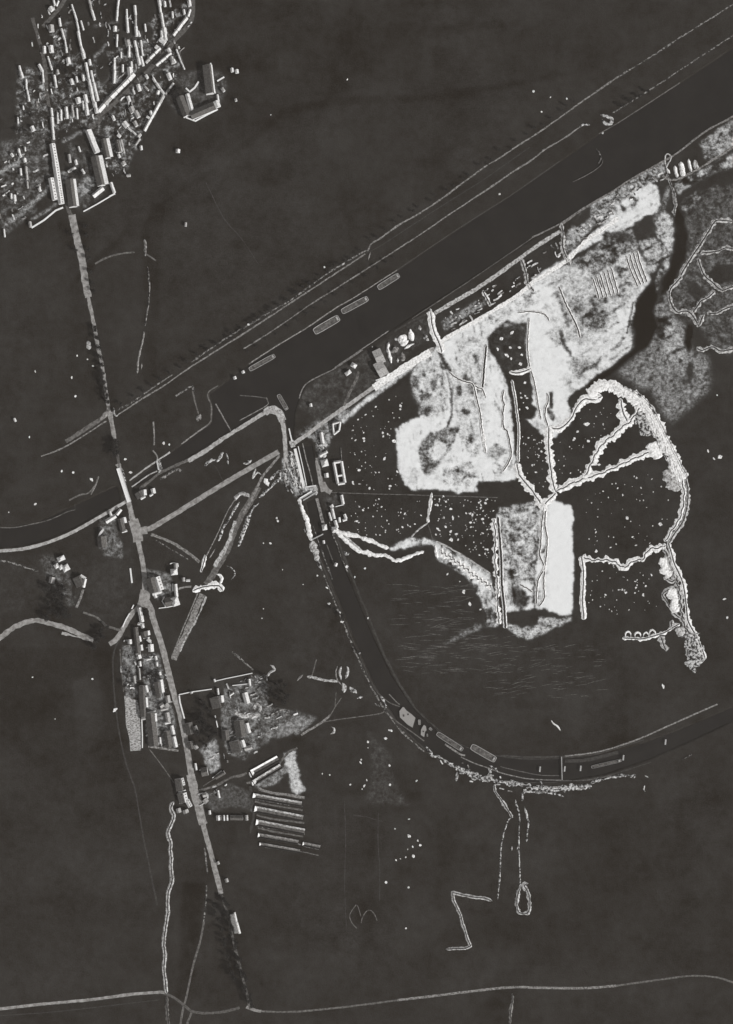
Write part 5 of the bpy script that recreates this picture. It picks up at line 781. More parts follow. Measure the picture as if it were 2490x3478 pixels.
# lock side buildings
def ring(label, pts, w, h=4.5):
    t = thing('courtyard_block', label, 'building', (*XY(*pts[0]), 0)); n = len(pts); org = Vector(t.location)
    for i in range(n):
        a, b = pts[i], pts[(i + 1) % n]; q = resample([a, b], 5, False)
        o = strip('wing', q, frames(q), [(-w / 2, -.3, 0), (-w / 2, h, 0), (0, h + w * .25, 0), (w / 2, h, 0), (w / 2, -.3, 0)], M['rooflight'], t, .5, 0, i, False, .05 + i * .02); o.location = -org
    return t
ring('white courtyard block with a narrow dark court beside the white footbridge lane', [(1134, 1571), (1160, 1567), (1172, 1640), (1148, 1644)], 10); wallrun('white cross wing dividing the large courtyard block', [(1146, 1618), (1166, 1614)], 6, 5); ring('small five sided white courtyard block by the rubble road', [(1130, 1440), (1156, 1433), (1152, 1462), (1134, 1476)], 7)
for l, a, b, w in (('bright white house between the rubble road and lock yard', (1091, 1470), (1097, 1506), 11), ('white wing below the lock yard house', (1098, 1508), (1110, 1514), 8), ('slanting white house above the round roofed shed', (1085, 1549), (1112, 1534), 8), ('round roofed white shed by the wharf', (1100, 1562), (1106, 1584), 22), ('small white hut left of the large courtyard block', (1108, 1608), (1110, 1622), 13), ('white shed at the corner of the fenced yard', (1160, 1682), (1166, 1712), 9),
                   ('white hut on the left of the fenced yard', (1125, 1716), (1130, 1724), 11), ('long thin white shed right of the lower lock', (1128, 1728), (1136, 1762), 8), ('lower thin white shed right of the lower lock', (1138, 1768), (1146, 1792), 9), ('thin pale shed along the lock bank', (1118, 1741), (1126, 1768), 5), ('tiny white hut left of the L shaped house', (1152, 1758), (1154, 1774), 7), ('white upright wing of the L shaped house', (1170, 1747), (1176, 1762), 8), ('white foot of the L shaped house', (1165, 1768), (1178, 1763), 7),
                   ('white mound roofed shed at the start of the embankments', (1128, 1800), (1148, 1798), 18), ('round white hut on the lock island', (1101, 1782), (1104, 1800), 15), ('tiny pale hut low on the lock island', (1099, 1836), (1101, 1846), 6), ('white hut at the lower end of the lock island', (1139, 1922), (1143, 1912), 9), ('white boathouse by the canal, left of the pair', (1179, 1262), (1186, 1272), 20), ('white boathouse by the canal, right of the pair', (1198, 1248), (1205, 1236), 18),
                   ('bright square hut on the canal quay', (797, 1280), (800, 1288), 9), ('small grey hut on the canal quay', (825, 1261), (828, 1268), 9), ('small pale hut right of the rubble yard', (1055, 1372), (1057, 1382), 8)):
    kd = next((k for k in ('boathouse', 'shed', 'hut') if k in l), 'house'); house(a, b, w, l, roof=LT, kind=kd, cat=kd, hip='round' in l or 'mound' in l or 'boathouse' in l, chim=0 if w < 8 else 1)
wallrun('thin pale yard wall below the fenced yard', [(1140, 1721), (1168, 1714)], 2.6, 2); wallrun('thin pale wall dropping beside the large courtyard block', [(1158, 1520), (1161, 1562)], 2, 1.8, 'grey')
house((1274, 1218), (1300, 1206), 48, 'big dark factory roof by the canal, upper', roof='roofmid', h=6, pitch=12, kind='factory_hall', cat='factory', chim=2); house((1280, 1262), (1308, 1246), 50, 'big dark factory roof by the canal, lower', roof='roofmid', h=6.5, pitch=12, kind='factory_hall', cat='factory', chim=2); wallrun('thin white loading wall below the big dark factory', [(1276, 1292), (1284, 1290), (1299, 1284)], 3.4, 2)
heap('white crag of stored sand by the factory, tall left one', [(1322, 1162), (1318, 1185), (1326, 1215), (1328, 1234)], 13, 'chalk', 3); heap('grey dome of stored coal behind the factory', [(1338, 1180), (1345, 1198)], 28, 'grey', 4); heap('white flat block of stored sand, largest', [(1360, 1140), (1372, 1160), (1380, 1172)], 34, 'chalk', 2.4); heap('white block of stored sand at the right', [(1392, 1118), (1396, 1140), (1402, 1158)], 15, 'chalk', 2.4); heap('white crescent of stored sand below the large block', [(1374, 1186), (1386, 1176), (1408, 1168)], 10, 'chalk', 2)
heap('small pale heap left of the large sand block', [(1340, 1152), (1350, 1156)], 18, 'pale', 1.5); heap('pale heap below the coal dome', [(1350, 1216), (1352, 1232)], 11, 'pale', 1.5); heap('grey heap nearest the canal road by the factory', [(1366, 1196), (1370, 1215), (1362, 1225)], 20, 'grey', 1.5); heap('round pale heap above the dark factory lane', [(1424, 1106), (1428, 1122)], 13, 'pale', 1.2); heap('star shaped pale heap by the wide trench', [(1440, 1136), (1448, 1146), (1455, 1158)], 17, 'broken', 1.2)
for i, (x, y, hh, w) in enumerate(((2269, 581, 9, 12), (2296, 583, 20, 12), (2316, 574, 24, 18), (2342, 562, 22, 10), (2362, 560, 16, 18))): heap('white slab of tipped sand, %s of the five beside the canal' % ('leftmost, smallest', 'second from left', 'widest, middle', 'fourth from left', 'rightmost, greyish')[i], [(x - 4, y - hh), (x, y), (x + 7, y + hh)], w, 'chalk' if i < 4 else 'pale', 1.8, .15, smooth=True)
# ---------------------------------------------------------------- locks, gates, piers
def quaywall(label, pts, w, h=1.6, m='stone', name='lock_wall', cat='lock wall'): return wallrun(label, pts, w, h, m, name, cat)
quaywall('broad white left wall of the upper lock', [(1002, 1524), (1018, 1590), (1033, 1658)], 9); quaywall('thin white coping just inside the broad lock wall', [(1013, 1516), (1028, 1582), (1042, 1652)], 2.6); quaywall('thin grey centre pier of the upper lock', [(1028, 1506), (1040, 1560), (1052, 1600), (1064, 1650)], 3.5, 1.2, 'grey'); quaywall('short white coping nearer the road bridge', [(982, 1455), (987, 1478), (992, 1498)], 4)
quaywall('small pale pier head between the upper lock and road', [(985, 1510), (1000, 1505)], 24, 1.0, 'pale', 'pier_head', 'pier'); quaywall('thin pale pier standing in the lower lock', [(1110, 1850), (1125, 1890), (1138, 1925)], 3, 1.2, 'dim'); quaywall('rough pale island bank of the lower lock', [(1076, 1692), (1086, 1730), (1092, 1758), (1100, 1785)], 10, 1.0, 'grey')
def bridge(label, a, b, w, rail=True):
    (x1, y1), (x2, y2) = XY(*a), XY(*b); t = thing('footbridge', label, 'bridge', ((x1 + x2) / 2, (y1 + y2) / 2, 1.5)); L = math.hypot(x2 - x1, y2 - y1) / 2; t.rotation_euler = (0, 0, math.atan2(y2 - y1, x2 - x1)); W2 = w * S / 2
    boxes('deck', [(-L, L, -W2, W2, 0, .35)], M['stone'], t)
    for s in (-1, 1): boxes('railing', [(-L, L, s * W2 - .08, s * W2 + .08, .35, 1.3)], M['stone'], t)
    return t
bridge('white swing bridge between the two locks', (1020, 1694), (1060, 1670), 7); bridge('second white bridge arm between the two locks', (1030, 1700), (1076, 1672), 3.5); bridge('thin white gate walkway across the lower lock', (1062, 1832), (1098, 1814), 3)
bridge('short white bridge leaf above the swing bridge', (1035, 1656), (1074, 1650), 5); heap('white gate platform between the two locks', [(1060, 1655), (1070, 1662), (1074, 1682)], 15, 'pale', 1)
bridge('tiny pale footbridge over the narrow basin', (534, 1566), (540, 1596), 4); bridge('pale road bridge over the canal at the left', (403, 1590), (440, 1705), 14)
for i, (x, y) in enumerate(((1834, 2612), (1918, 2611), (1972, 2609), (2117, 2573), (2260, 2520))): bridge('short white landing stage in the curved canal, %s of five' % ('leftmost', 'second from left', 'middle', 'fourth', 'rightmost')[i], (x + 1, y - 9), (x - 1, y + 9), 4)
bridge('thin pale cable walkway across the curved canal', (1907, 2570), (1909, 2648), 2)
# ---------------------------------------------------------------- barges
def barge(label, a, b, w, side=1, hold=2, m='deck'):
    (x1, y1), (x2, y2) = XY(*a), XY(*b); L = math.hypot(x2 - x1, y2 - y1) / 2; Wd = w * S / 2
    t = thing('barge', label, 'barge', ((x1 + x2) / 2, (y1 + y2) / 2, -1.0)); t.rotation_euler = (0, 0, math.atan2(y2 - y1, x2 - x1))
    def out(k, z, n=5):
        pts = []
        for s in (1, -1):
            for i in range(n + 1):
                u = math.pi / 2 * i / n; pts.append((s * (L - Wd * .55 * k + Wd * .55 * k * math.sin(u) if s > 0 else L - Wd * .55 * k + Wd * .55 * k * math.cos(u)), s * (Wd * k * math.cos(u) if s > 0 else Wd * k * math.sin(u)), z)) if False else None
        for i in range(4 * n):
            u = 2 * math.pi * (i + .5) / (4 * n); c, s_ = math.cos(u), math.sin(u); sg = lambda v: (1 if v > 0 else -1) * abs(v) ** .35
            pts.append((sg(c) * L * (1 - (1 - k) * Wd / L), sg(s_) * Wd * k, z))
        return pts
    N = 20; A = out(.86, -.6); B = out(1, 1.1); vs = A + B; link('hull', mesh('hull', vs, [tuple(range(N))[::-1]] + [(i, (i + 1) % N, N + (i + 1) % N, N + i) for i in range(N)]), M['hull'], t)
    B2, C2, D2 = out(1.0, 1.12), out(.90, 1.9), out(.8, 1.1); vs = B2 + C2 + D2; link('gunwale', mesh('gunwale', vs, [(k * N + i, k * N + (i + 1) % N, (k + 1) * N + (i + 1) % N, (k + 1) * N + i) for k in range(2) for i in range(N)]), M['gun'], t)
    link('deck', mesh('deck', out(.82, 1.05), [tuple(range(N))]), M[m], t)
    for i in range(hold):
        c = -L * .7 + 1.4 * L * (i + .5) / hold; boxes('hatch', [(c - L * .6 / hold, c + L * .6 / hold, -Wd * .6, Wd * .6, 1.05, 1.5)], M[m], t)
    boxes('cabin', [(L * .78, L * .9, -Wd * .5, Wd * .5, 1.06, 2.6)], M['gun'] if side > 0 else M['deck'], t)
    boxes('mast', [(-.12, .12, -.12, .12, 1.5, 7)], M['hull'], t); return t
for l, a, b, w, hd in (('long dark barge with a pale cross beam, farthest right on the upper bank', (1283, 979), (1356, 933), 20, 2), ('long dark barge on the upper bank, second from the right', (1160, 1060), (1250, 1012), 21, 4), ('wide dark barge with a pale right end, on the upper bank', (1066, 1128), (1152, 1078), 26, 1), ('narrow barge on the upper bank by the pale quay huts', (846, 1256), (934, 1207), 17, 3),
                       ('small dark barge lying at the canal corner', (945, 1340), (975, 1392), 15, 1), ('long barge on the curved canal, left of the pair', (1484, 2490), (1572, 2547), 18, 2), ('long barge on the curved canal, right of the pair', (1600, 2534), (1684, 2582), 24, 2), ('dark narrow barge alongside the right landing stages', (2008, 2606), (2112, 2582), 12, 2)):
    barge(l, a, b, w, 1, hd)
wallrun('thin pale floating boom closing the basin', [(815, 1343), (860, 1346), (905, 1352)], 3, .6, 'dim', 'floating_boom', 'boom')
def pontoon(label, quad, holes=()):
    t = thing('pontoon', label, 'pontoon', (*XY(*quad[0]), -1)); org = Vector(t.location); n = len(quad)
    vs = [(*XY(*p), -1.3) for p in quad] + [(*XY(*p), 1.2) for p in quad]; vs = [tuple(Vector(v) - org) for v in vs]
    link('hull', mesh('hull', vs, [tuple(range(n)), tuple(range(2 * n - 1, n - 1, -1))] + [(i, i + n, (i + 1) % n + n, (i + 1) % n) for i in range(n)]), M['hull'], t)
    c = (sum(p[0] for p in quad) / n, sum(p[1] for p in quad) / n); vs = [tuple(Vector((*XY(c[0] + (p[0] - c[0]) * .97, c[1] + (p[1] - c[1]) * .97), 1.24)) - org) for p in quad]
    link('deck', mesh('deck', vs, [tuple(range(n))[::-1]]), M['plank'], t)
    for (x, y, a) in holes:
        X, Y = XY(x, y); X -= org.x; Y -= org.y; boxes('hatch', [(X - 1.2, X + 1.2, Y - a, Y + a, 2.25, 2.7)], M['hull'], t)
    return t
pontoon('large pale decked raft, left one moored in the curved canal', [(1368, 2400), (1373, 2402), (1380, 2412), (1398, 2425), (1412, 2438), (1402, 2472), (1385, 2462), (1358, 2436), (1356, 2415)], ((1371, 2430, 1.6), (1386, 2426, 1.2)))
pontoon('small pale decked raft, right one moored in the curved canal', [(1440, 2461), (1447, 2466), (1449, 2480), (1444, 2485), (1441, 2504), (1429, 2496), (1430, 2478), (1434, 2470)], ((1438, 2484, 1),))
for l, a, b, w in (('small grey work boat between the two pale rafts', (1424, 2444), (1425, 2462), 9), ('small work boat with a curved stern right of the small raft', (1458, 2472), (1467, 2480), 9), ('small pale skiff below the small raft', (1451, 2492), (1452, 2502), 5)): barge(l, a, b, w, 1, 1, 'plank')
wallrun('thin pale mooring boom left of the large raft', [(1322, 2358), (1344, 2382), (1358, 2394)], 3, .5, 'grey', 'floating_boom', 'boom')
# ---------------------------------------------------------------- sunken basins
def pit(label, a, b, w, name='sunken_bed', endw=6, bright='pale', wall='chalk'):
    """long sunken bed: grassy outer slopes, inner slopes coloured pale where lit, dark where shaded, grey floor; a-b is the upper long rim"""
    (x1, y1), (x2, y2) = a, b; L = math.hypot(x2 - x1, y2 - y1); ux, uy = (x2 - x1) / L, (y2 - y1) / L; nx, ny = -uy, ux
    if ny < 0: nx, ny = -nx, -ny
    t = thing(name, label, 'garden bed', (*XY(*a), 0)); org = Vector(t.location)
    def P(u, v, z): x, y = a[0] + ux * u + nx * v, a[1] + uy * u + ny * v; return tuple(Vector((*XY(x, y), z)) - org)
    def slopes(nm, rects, m):
        vs, fs = [], []
        for r in rects: i = len(vs); vs += r; fs.append((i, i + 1, i + 2, i + 3))
        me = mesh(nm, vs, fs)
        for p in me.polygons:
            pass
        return link(nm, me, M[m], t)
    H = 2.4
    slopes('bank', [[P(-3, -3, 0), P(0, 0, H), P(L, 0, H), P(L + 3, -3, 0)], [P(-3, -3, 0), P(-3, w + 3, 0), P(0, w, H), P(0, 0, H)], [P(-3, w + 3, 0), P(L + 3, w + 3, 0), P(L, w, H * .7), P(0, w, H)]], 'grass_shade')
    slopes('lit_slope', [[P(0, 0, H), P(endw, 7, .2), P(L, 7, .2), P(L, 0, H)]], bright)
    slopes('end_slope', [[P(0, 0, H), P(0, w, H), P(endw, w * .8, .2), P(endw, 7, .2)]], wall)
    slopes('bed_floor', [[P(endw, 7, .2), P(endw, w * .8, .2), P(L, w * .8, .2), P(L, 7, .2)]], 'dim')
    slopes('lower_slope', [[P(0, w, H), P(L, w, H * .7), P(L, w * .8, .2), P(endw, w * .8, .2)]], 'grass_shade')  # unlit inner face darkened by its colour
    return t
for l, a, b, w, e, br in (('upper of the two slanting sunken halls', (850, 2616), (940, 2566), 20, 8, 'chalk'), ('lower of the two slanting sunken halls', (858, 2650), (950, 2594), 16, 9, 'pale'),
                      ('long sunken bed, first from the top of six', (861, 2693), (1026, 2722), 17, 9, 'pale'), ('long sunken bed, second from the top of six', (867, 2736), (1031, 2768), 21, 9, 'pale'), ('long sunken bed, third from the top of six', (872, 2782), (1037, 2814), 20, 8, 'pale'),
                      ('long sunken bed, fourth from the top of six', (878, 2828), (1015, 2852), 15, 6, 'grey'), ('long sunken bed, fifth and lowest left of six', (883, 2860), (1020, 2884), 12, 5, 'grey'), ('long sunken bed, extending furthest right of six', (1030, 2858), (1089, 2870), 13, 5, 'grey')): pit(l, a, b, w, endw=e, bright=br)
heap('white gable bank at the left end of the upper slanting hall', [(848, 2622), (853, 2640)], 8, 'chalk', 2); heap('white gable bank at the left end of the lower slanting hall', [(856, 2655), (860, 2668)], 7, 'chalk', 2)
for p, w, m in (([(878, 2680), (930, 2694), (980, 2700), (1035, 2710)], 9, 'grey'), ([(866, 2722), (920, 2734), (1028, 2752)], 6, 'dim'), ([(872, 2768), (920, 2780), (1034, 2796)], 6, 'dim'), ([(876, 2812), (940, 2826), (1030, 2842)], 6, 'dim'), ([(980, 2850), (1030, 2872), (1084, 2885)], 4, 'brokengrey'), ([(900, 2878), (960, 2884), (1030, 2894), (1083, 2906)], 3.5, 'dim'), ([(868, 2714), (960, 2730), (1028, 2740)], 6, 'brokengrey'), ([(875, 2806), (960, 2820), (1035, 2834)], 6, 'brokengrey')): road('garden_path', p, w, m, 1)
# allotments
ap = [(422, 2363), (468, 2379), (475, 2420), (477, 2462), (479, 2548), (443, 2551), (440, 2508), (428, 2462), (426, 2410)]
sheet('allotment_ground', ap, .45, M['allot'])
def scraps(n, poly, angs, label, grp, nm='garden_wall'):  # short garden walls in the villages, rubble strips elsewhere
    xs = [p[0] for p in poly]; ys = [p[1] for p in poly]; k = 0
    while k < n:
        x, y = random.uniform(min(xs), max(xs)), random.uniform(min(ys), max(ys))
        if not inside((x, y), poly): continue
        a_ = random.choice(angs) + random.gauss(0, .12); L_ = random.uniform(5, 24); w = random.uniform(2.2, 5.5); bend = random.uniform(-3, 3)
        q = resample([(x - math.cos(a_) * L_ / 2, y - math.sin(a_) * L_ / 2), (x + bend, y + bend * .5), (x + math.cos(a_) * L_ / 2, y + math.sin(a_) * L_ / 2)], 5, False)
        o = strip(nm, q, frames(q), [(-w / 2, -.2, 0), (-w / 2, random.uniform(.8, 2.4), .4), (w / 2, random.uniform(.6, 2), .4), (w / 2, -.2, 0)], M[random.choice(['pale', 'broken', 'rooflight', 'grey'])], None, 1.5, .3, k, False, .05)
        tag(o, label, 'rubble' if nm == 'garden_wall' else 'earth bank', grp); k += 1
# ---------------------------------------------------------------- craters
def crater_mesh(k):
    r = np.random.RandomState(50 + k); n = 11; prof = [(0, .12), (.35, .18), (.62, .62), (.8, .55), (1.0, 0)]; vs = [(0, 0, .1)]; fs = []
    js = 1 + (r.rand(n) - .5) * .5
    for j, (rr, z) in enumerate(prof[1:]):
        for i in range(n):
            a = 2 * math.pi * i / n; q = rr * js[i] * (1 + .12 * (r.rand() - .5)); vs.append((q * math.cos(a), q * math.sin(a) * (1 + .3 * (k % 3 - 1)), z * (1 + .4 * (r.rand() - .5))))
    for i in range(n): fs.append((0, 1 + i, 1 + (i + 1) % n))
    for j in range(len(prof) - 2):
        for i in range(n): a = 1 + j * n + i; b = 1 + j * n + (i + 1) % n; fs.append((a, a + n, b + n, b))
    return mesh('shell_crater', vs, fs, M['chalk'])
CRM = [crater_mesh(k) for k in range(6)]
def inside(p, pts):
    x, y = p; c = False; n = len(pts)
    for i in range(n):
        x1, y1 = pts[i]; x2, y2 = pts[(i + 1) % n]
        if (y1 > y) != (y2 > y) and x < (x2 - x1) * (y - y1) / (y2 - y1) + x1: c = not c
    return c
CRQ = []
def crater(x, y, r, label, grp): CRQ.append((x, y, r, label, grp))
def place_crater(x, y, r, label, grp):
    o = link('shell_crater', CRM[random.randrange(6)], loc=(*XY(x, y), h_at(x, y) + .02)); r *= random.uniform(.75, 1.15); o.scale = (r * S * random.uniform(.7, 1.25), r * S * random.uniform(.8, 1.45), r * S * .45 + .3); o.rotation_euler = (0, 0, random.random() * 6)
    o['label'] = label; o['category'] = 'crater'
    if grp: o['group'] = grp
def craters(poly, n, rmax, label, big=()):
    xs = [p[0] for p in poly]; ys = [p[1] for p in poly]; k = 0
    while k < n:
        p = (random.uniform(min(xs), max(xs)), random.uniform(min(ys), max(ys)))
        if not inside(p, poly): continue
        if random.random() < .35:      # salvoes fall in clusters
            p = (p[0] + random.gauss(0, 6), p[1] + random.gauss(0, 6))
        if h_at(*p) < -.8: continue
        crater(p[0], p[1], 1.1 + (rmax - 1.4) * random.random() ** 2.0, label, label.replace('small ', '').replace(' crater', ' craters')); k += 1
craters([(1190, 1440), (1340, 1330), (1400, 1360), (1335, 1450), (1345, 1600), (1370, 1660), (1200, 1665), (1185, 1540)], 73, 4.2, 'small white shell crater in the dark field left of the big sand pit')
craters([(1190, 1690), (1455, 1690), (1445, 1770), (1380, 1820), (1260, 1830), (1180, 1790)], 59, 3.8, 'small white shell crater in the dark field above the embankments')
craters([(1475, 1685), (1690, 1690), (1670, 1780), (1660, 1900), (1600, 1880), (1480, 1820)], 129, 4.2, 'small white shell crater peppering the field between path trench and pale field')
craters([(1770, 1470), (1850, 1500), (1855, 1640), (1830, 1680), (1790, 1600)], 38, 3.6, 'small white shell crater in the dark wedge between two white trenches')
craters([(1880, 1470), (1950, 1440), (2000, 1380), (2090, 1370), (2080, 1460), (2000, 1540), (1970, 1610), (1890, 1640)], 35, 3.8, 'small white shell crater in the field enclosed by the straight trench')
craters([(1970, 1690), (2180, 1600), (2270, 1640), (2290, 1740), (2220, 1850), (2100, 1890), (1985, 1870)], 59, 3.8, 'small white shell crater in the dark field inside the spoil belt')
craters([(2000, 1920), (2170, 1920), (2230, 1960), (2230, 2080), (2150, 2090), (2000, 2080)], 59, 4, 'small white shell crater in the field below the wavy trench')
craters([(1440, 1115), (1480, 1100), (1640, 1010), (1640, 1030), (1500, 1120)], 7, 3, 'small pale shell crater in the dark strip by the towpath')
for x, y, r in ((1206, 1558, 0), (1306, 1557, 8), (1303, 1538, 0), (1220, 1597, 6), (1199, 1640, 5), (1237, 1497, 5), (1300, 1470, 5), (1302, 1482, 5), (1375, 1745, 6), (1337, 1498, 8), (1532, 1833, 7), (1518, 1760, 0), (1530, 1805, 5), (1538, 1758, 5), (2242, 1780, 9), (2130, 1760, 5), (2025, 1872, 4), (2405, 1532, 6), (2425, 1558, 5), (2445, 1552, 7), (1994, 1440, 6), (1962, 1466, 6), (1999, 1498, 6), (2035, 1578, 5), (2436, 1342, 4), (2460, 2035, 7), (2470, 2098, 6), (2252, 2330, 5)):
    if r: crater(x, y, r * .85, 'larger bright shell crater in the dark fields on the right half', 'larger bright shell craters in the right fields')
for x, y in ((1738, 1130), (1733, 1180), (1764, 1180), (1720, 1206), (1772, 1205), (1736, 1218), (1768, 1236), (1702, 1150), (1690, 1185)): crater(x, y, random.uniform(3.5, 6.5), 'pale shell crater in the upper dark pond of the sand country', 'pale shell craters in the upper dark pond')
for x, y in ((1783, 1300), (1784, 1345), (1790, 1352), (1768, 1335), (1778, 1368), (1770, 1350), (1765, 1390), (1790, 1385)): crater(x, y, random.uniform(2.5, 6), 'pale shell crater in the narrow dark pond of the sand country', 'pale shell craters in the narrow dark pond')
for x, y, r in ((1390, 2782, 3), (1342, 2815, 3), (1390, 2840, 5), (1419, 2855, 3), (1427, 2871, 5), (1402, 2876, 5), (1385, 2885, 3), (1404, 2908, 6), (1378, 2912, 4.5), (1360, 2917, 3), (1345, 2921, 4), (1388, 3014, 7), (1311, 2997, 6), (1379, 3153, 5)): crater(x, y, r * .8, 'lone pale shell crater scattered in the lower middle field', 'pale shell craters in the lower middle field')
for x, y, r in ((262, 1208, 5), (297, 1220, 4), (316, 1243, 4), (244, 1283, 4), (256, 1346, 5), (120, 1262, 3), (210, 1600, 6), (310, 1628, 5), (249, 1605, 5), (443, 1604, 8), (425, 1560, 6), (556, 1506, 6), (575, 1510, 6), (100, 1485, 4), (187, 2442, 4), (314, 2306, 6), (390, 2412, 6), (111, 2300, 3), (845, 1102, 8), (1102, 907, 4), (1697, 659, 7), (1057, 1132, 4), (1048, 1132, 4), (120, 1712, 6), (30, 1740, 4), (1265, 1178, 3), (1104, 1076, 3), (1330, 2482, 5), (1310, 2508, 7), (1250, 2520, 5), (1323, 2480, 5), (1225, 2590, 6), (1250, 2540, 4), (1323, 2600, 5), (1325, 2665, 8), (1246, 2650, 5), (1237, 2670, 5), (1227, 2580, 4), (1415, 2652, 4), (1095, 2628, 4), (1120, 2632, 4), (1190, 2665, 4), (1230, 2680, 4), (1840, 380, 5), (1870, 330, 4), (1925, 335, 5), (2047, 450, 5), (2298, 385, 5), (1812, 310, 6), (1920, 560, 6), (1930, 575, 5), (1180, 270, 3), (920, 390, 3)): crater(x, y, r * .75, 'lone pale shell crater scattered in the left and upper fields', 'lone pale shell craters in the left and upper fields')
for x, y, r in ((1575, 2010, 7), (1596, 2052, 11), (1632, 2070, 8), (1520, 1950, 6), (1562, 1975, 4), (1240, 1930, 5), (1250, 2100, 5), (1235, 2205, 5), (1258, 2265, 4), (1240, 2185, 5), (1205, 1960, 5), (1178, 1925, 9), (1222, 2218, 5), (1155, 2080, 4), (940, 1760, 5), (944, 1770, 6), (918, 1845, 5), (895, 1845, 4), (890, 2100, 4), (960, 1935, 4), (1118, 2050, 6), (1078, 1955, 6), (1162, 2112, 6), (895, 2068, 4), (1030, 1985, 3), (1110, 1996, 5)): crater(x, y, r * .65, 'pale earth pockmark in the rough dark ground round the curved canal', 'pale earth pockmarks round the curved canal')
CRQ.sort(key=lambda q: -q[2]); 
for q in CRQ[:298]: place_crater(*q)
vs, fs = [], []
for x, y, r, l, g in CRQ[298:]:
    me_ = CRM[random.randrange(6)]; s_ = len(vs); X, Y = XY(x, y); z = h_at(x, y) + .02
    vs += [(X + v.co.x * r * S, Y + v.co.y * r * S, z + v.co.z * .6) for v in me_.vertices]; fs += [tuple(s_ + i for i in p.vertices) for p in me_.polygons]
o = link('small_shell_craters', mesh('small_shell_craters', vs, fs, M['chalk'])); o['kind'] = 'stuff'; o['label'] = 'tiniest pale shell craters sprinkled over the dark fields'; o['category'] = 'craters'
scraps(158, [(60, 225), (140, 40), (300, 0), (650, 0), (655, 60), (600, 260), (500, 430), (430, 590), (380, 600), (300, 480), (200, 480), (60, 480)], [1.35, 1.4, -.75, 1.3], 'short crumbling pale garden wall among the houses of the upper left village', 'garden walls of the upper left village')
scraps(36, [(0, 480), (160, 450), (180, 620), (120, 720), (30, 790), (0, 780)], [1.4, -.5], 'short crumbling pale garden wall in the left village gardens', 'garden walls of the left village gardens')
scraps(46, [(405, 2190), (500, 2070), (525, 2120), (600, 2440), (610, 2540), (490, 2540), (480, 2370), (410, 2350)], [1.35, -.2], 'short crumbling pale garden wall between the houses of the roadside village', 'garden walls of the roadside village')
scraps(60, [(750, 2330), (900, 2280), (960, 2400), (1060, 2430), (930, 2520), (840, 2590), (680, 2760), (670, 2560), (750, 2540)], [1.35, -.3, -.5], 'short crumbling pale garden wall among the farm ruins right of the straight road', 'garden walls of the farm ruins')
scraps(26, [(980, 1540), (1010, 1540), (1030, 1680), (960, 1660)], [1.3, 1.1], 'short broken pale strip of rubble left of the upper lock', 'rubble banks left of the upper lock', 'rubble_strip')
scraps(46, [(1490, 1085), (1640, 990), (1890, 815), (1925, 870), (1700, 1020), (1530, 1140)], [-.56, -.5, 1.0], 'short broken strip of pale rubble in the band between towpath and canal road', 'rubble strips between towpath and canal road', 'rubble_strip')
scraps(40, [(1950, 790), (2060, 690), (2240, 565), (2250, 610), (2100, 710), (1990, 820)], [-.56, .9, -.3], 'short broken strip of pale rubble on the canal bank above the sand', 'rubble strips on the canal bank', 'rubble_strip')
scraps(30, [(1480, 2560), (1600, 2600), (1760, 2650), (2000, 2660), (2000, 2690), (1740, 2690), (1580, 2650), (1470, 2580)], [.3, 0, 1.2], 'short pale strip of rubble on the shore of the curved canal', 'rubble strips on the curved canal shore', 'rubble_strip')
# ---------------------------------------------------------------- trees
def tree_proto(k):
    r = np.random.RandomState(70 + k); t = thing('tree', 'x', 'tree', (0, 0, 0)); vs, fs = [], []
    def tube(a, b, ra, rb, n=5):
        a, b = Vector(a), Vector(b); d = (b - a).normalized(); u = d.orthogonal().normalized(); v = d.cross(u); s = len(vs)
        for c, rr in ((a, ra), (b, rb)):
            for i in range(n): vs.append(tuple(c + (u * math.cos(2 * math.pi * i / n) + v * math.sin(2 * math.pi * i / n)) * rr))
        for i in range(n): fs.append((s + i, s + (i + 1) % n, s + n + (i + 1) % n, s + n + i))
    tube((0, 0, -.3), (0, 0, 4), .35, .25); tube((0, 0, 3.8), (.3, .2, 8), .25, .1)
    for i in range(5): a = i * 1.3; tube((0, 0, 3 + i * .7), (2.4 * math.cos(a), 2.4 * math.sin(a), 5.5 + i * .6), .14, .05)
    child(t, link('trunk', mesh('trunk', vs, fs), M['bark'], t)); vs, fs = [], []
    cl = [(r.normal(0, 1.3), r.normal(0, 1.3), 6.2 + r.normal(0, 1.5), 1.1 + r.rand() * .9) for _ in range(11)]
    for cx, cy, cz, cr in cl:
        for _ in range(38):
            d = Vector(r.normal(size=3)).normalized(); p = Vector((cx, cy, cz)) + d * cr * (.6 + .5 * r.rand()); n = (d + Vector(r.normal(size=3)) * .5).normalized(); u = n.orthogonal().normalized() * (.28 + .2 * r.rand()); v = n.cross(u); s = len(vs)
            vs += [tuple(p + u), tuple(p + v * .7), tuple(p - u), tuple(p - v * .7)]; fs.append((s, s + 1, s + 2, s + 3))
    child(t, link('crown', mesh('crown', vs, fs), M['leaf'], t)); return t
TP = [tree_proto(k) for k in range(4)]; used_tp = set()
def tree(x, y, s, label):
    s *= 1.15
    k = random.randrange(4); grp = label.replace('dark leafy tree', 'trees')
    if h_at(x, y) < -.8: return
    if k not in used_tp: used_tp.add(k); o = TP[k]; o.location = (*XY(x, y), h_at(x, y)); o.scale = (s, s, s); o['label'] = label; o['group'] = grp; return
    copy_tree(TP[k], (*XY(x, y), h_at(x, y)), random.random() * 6, s, label, grp)
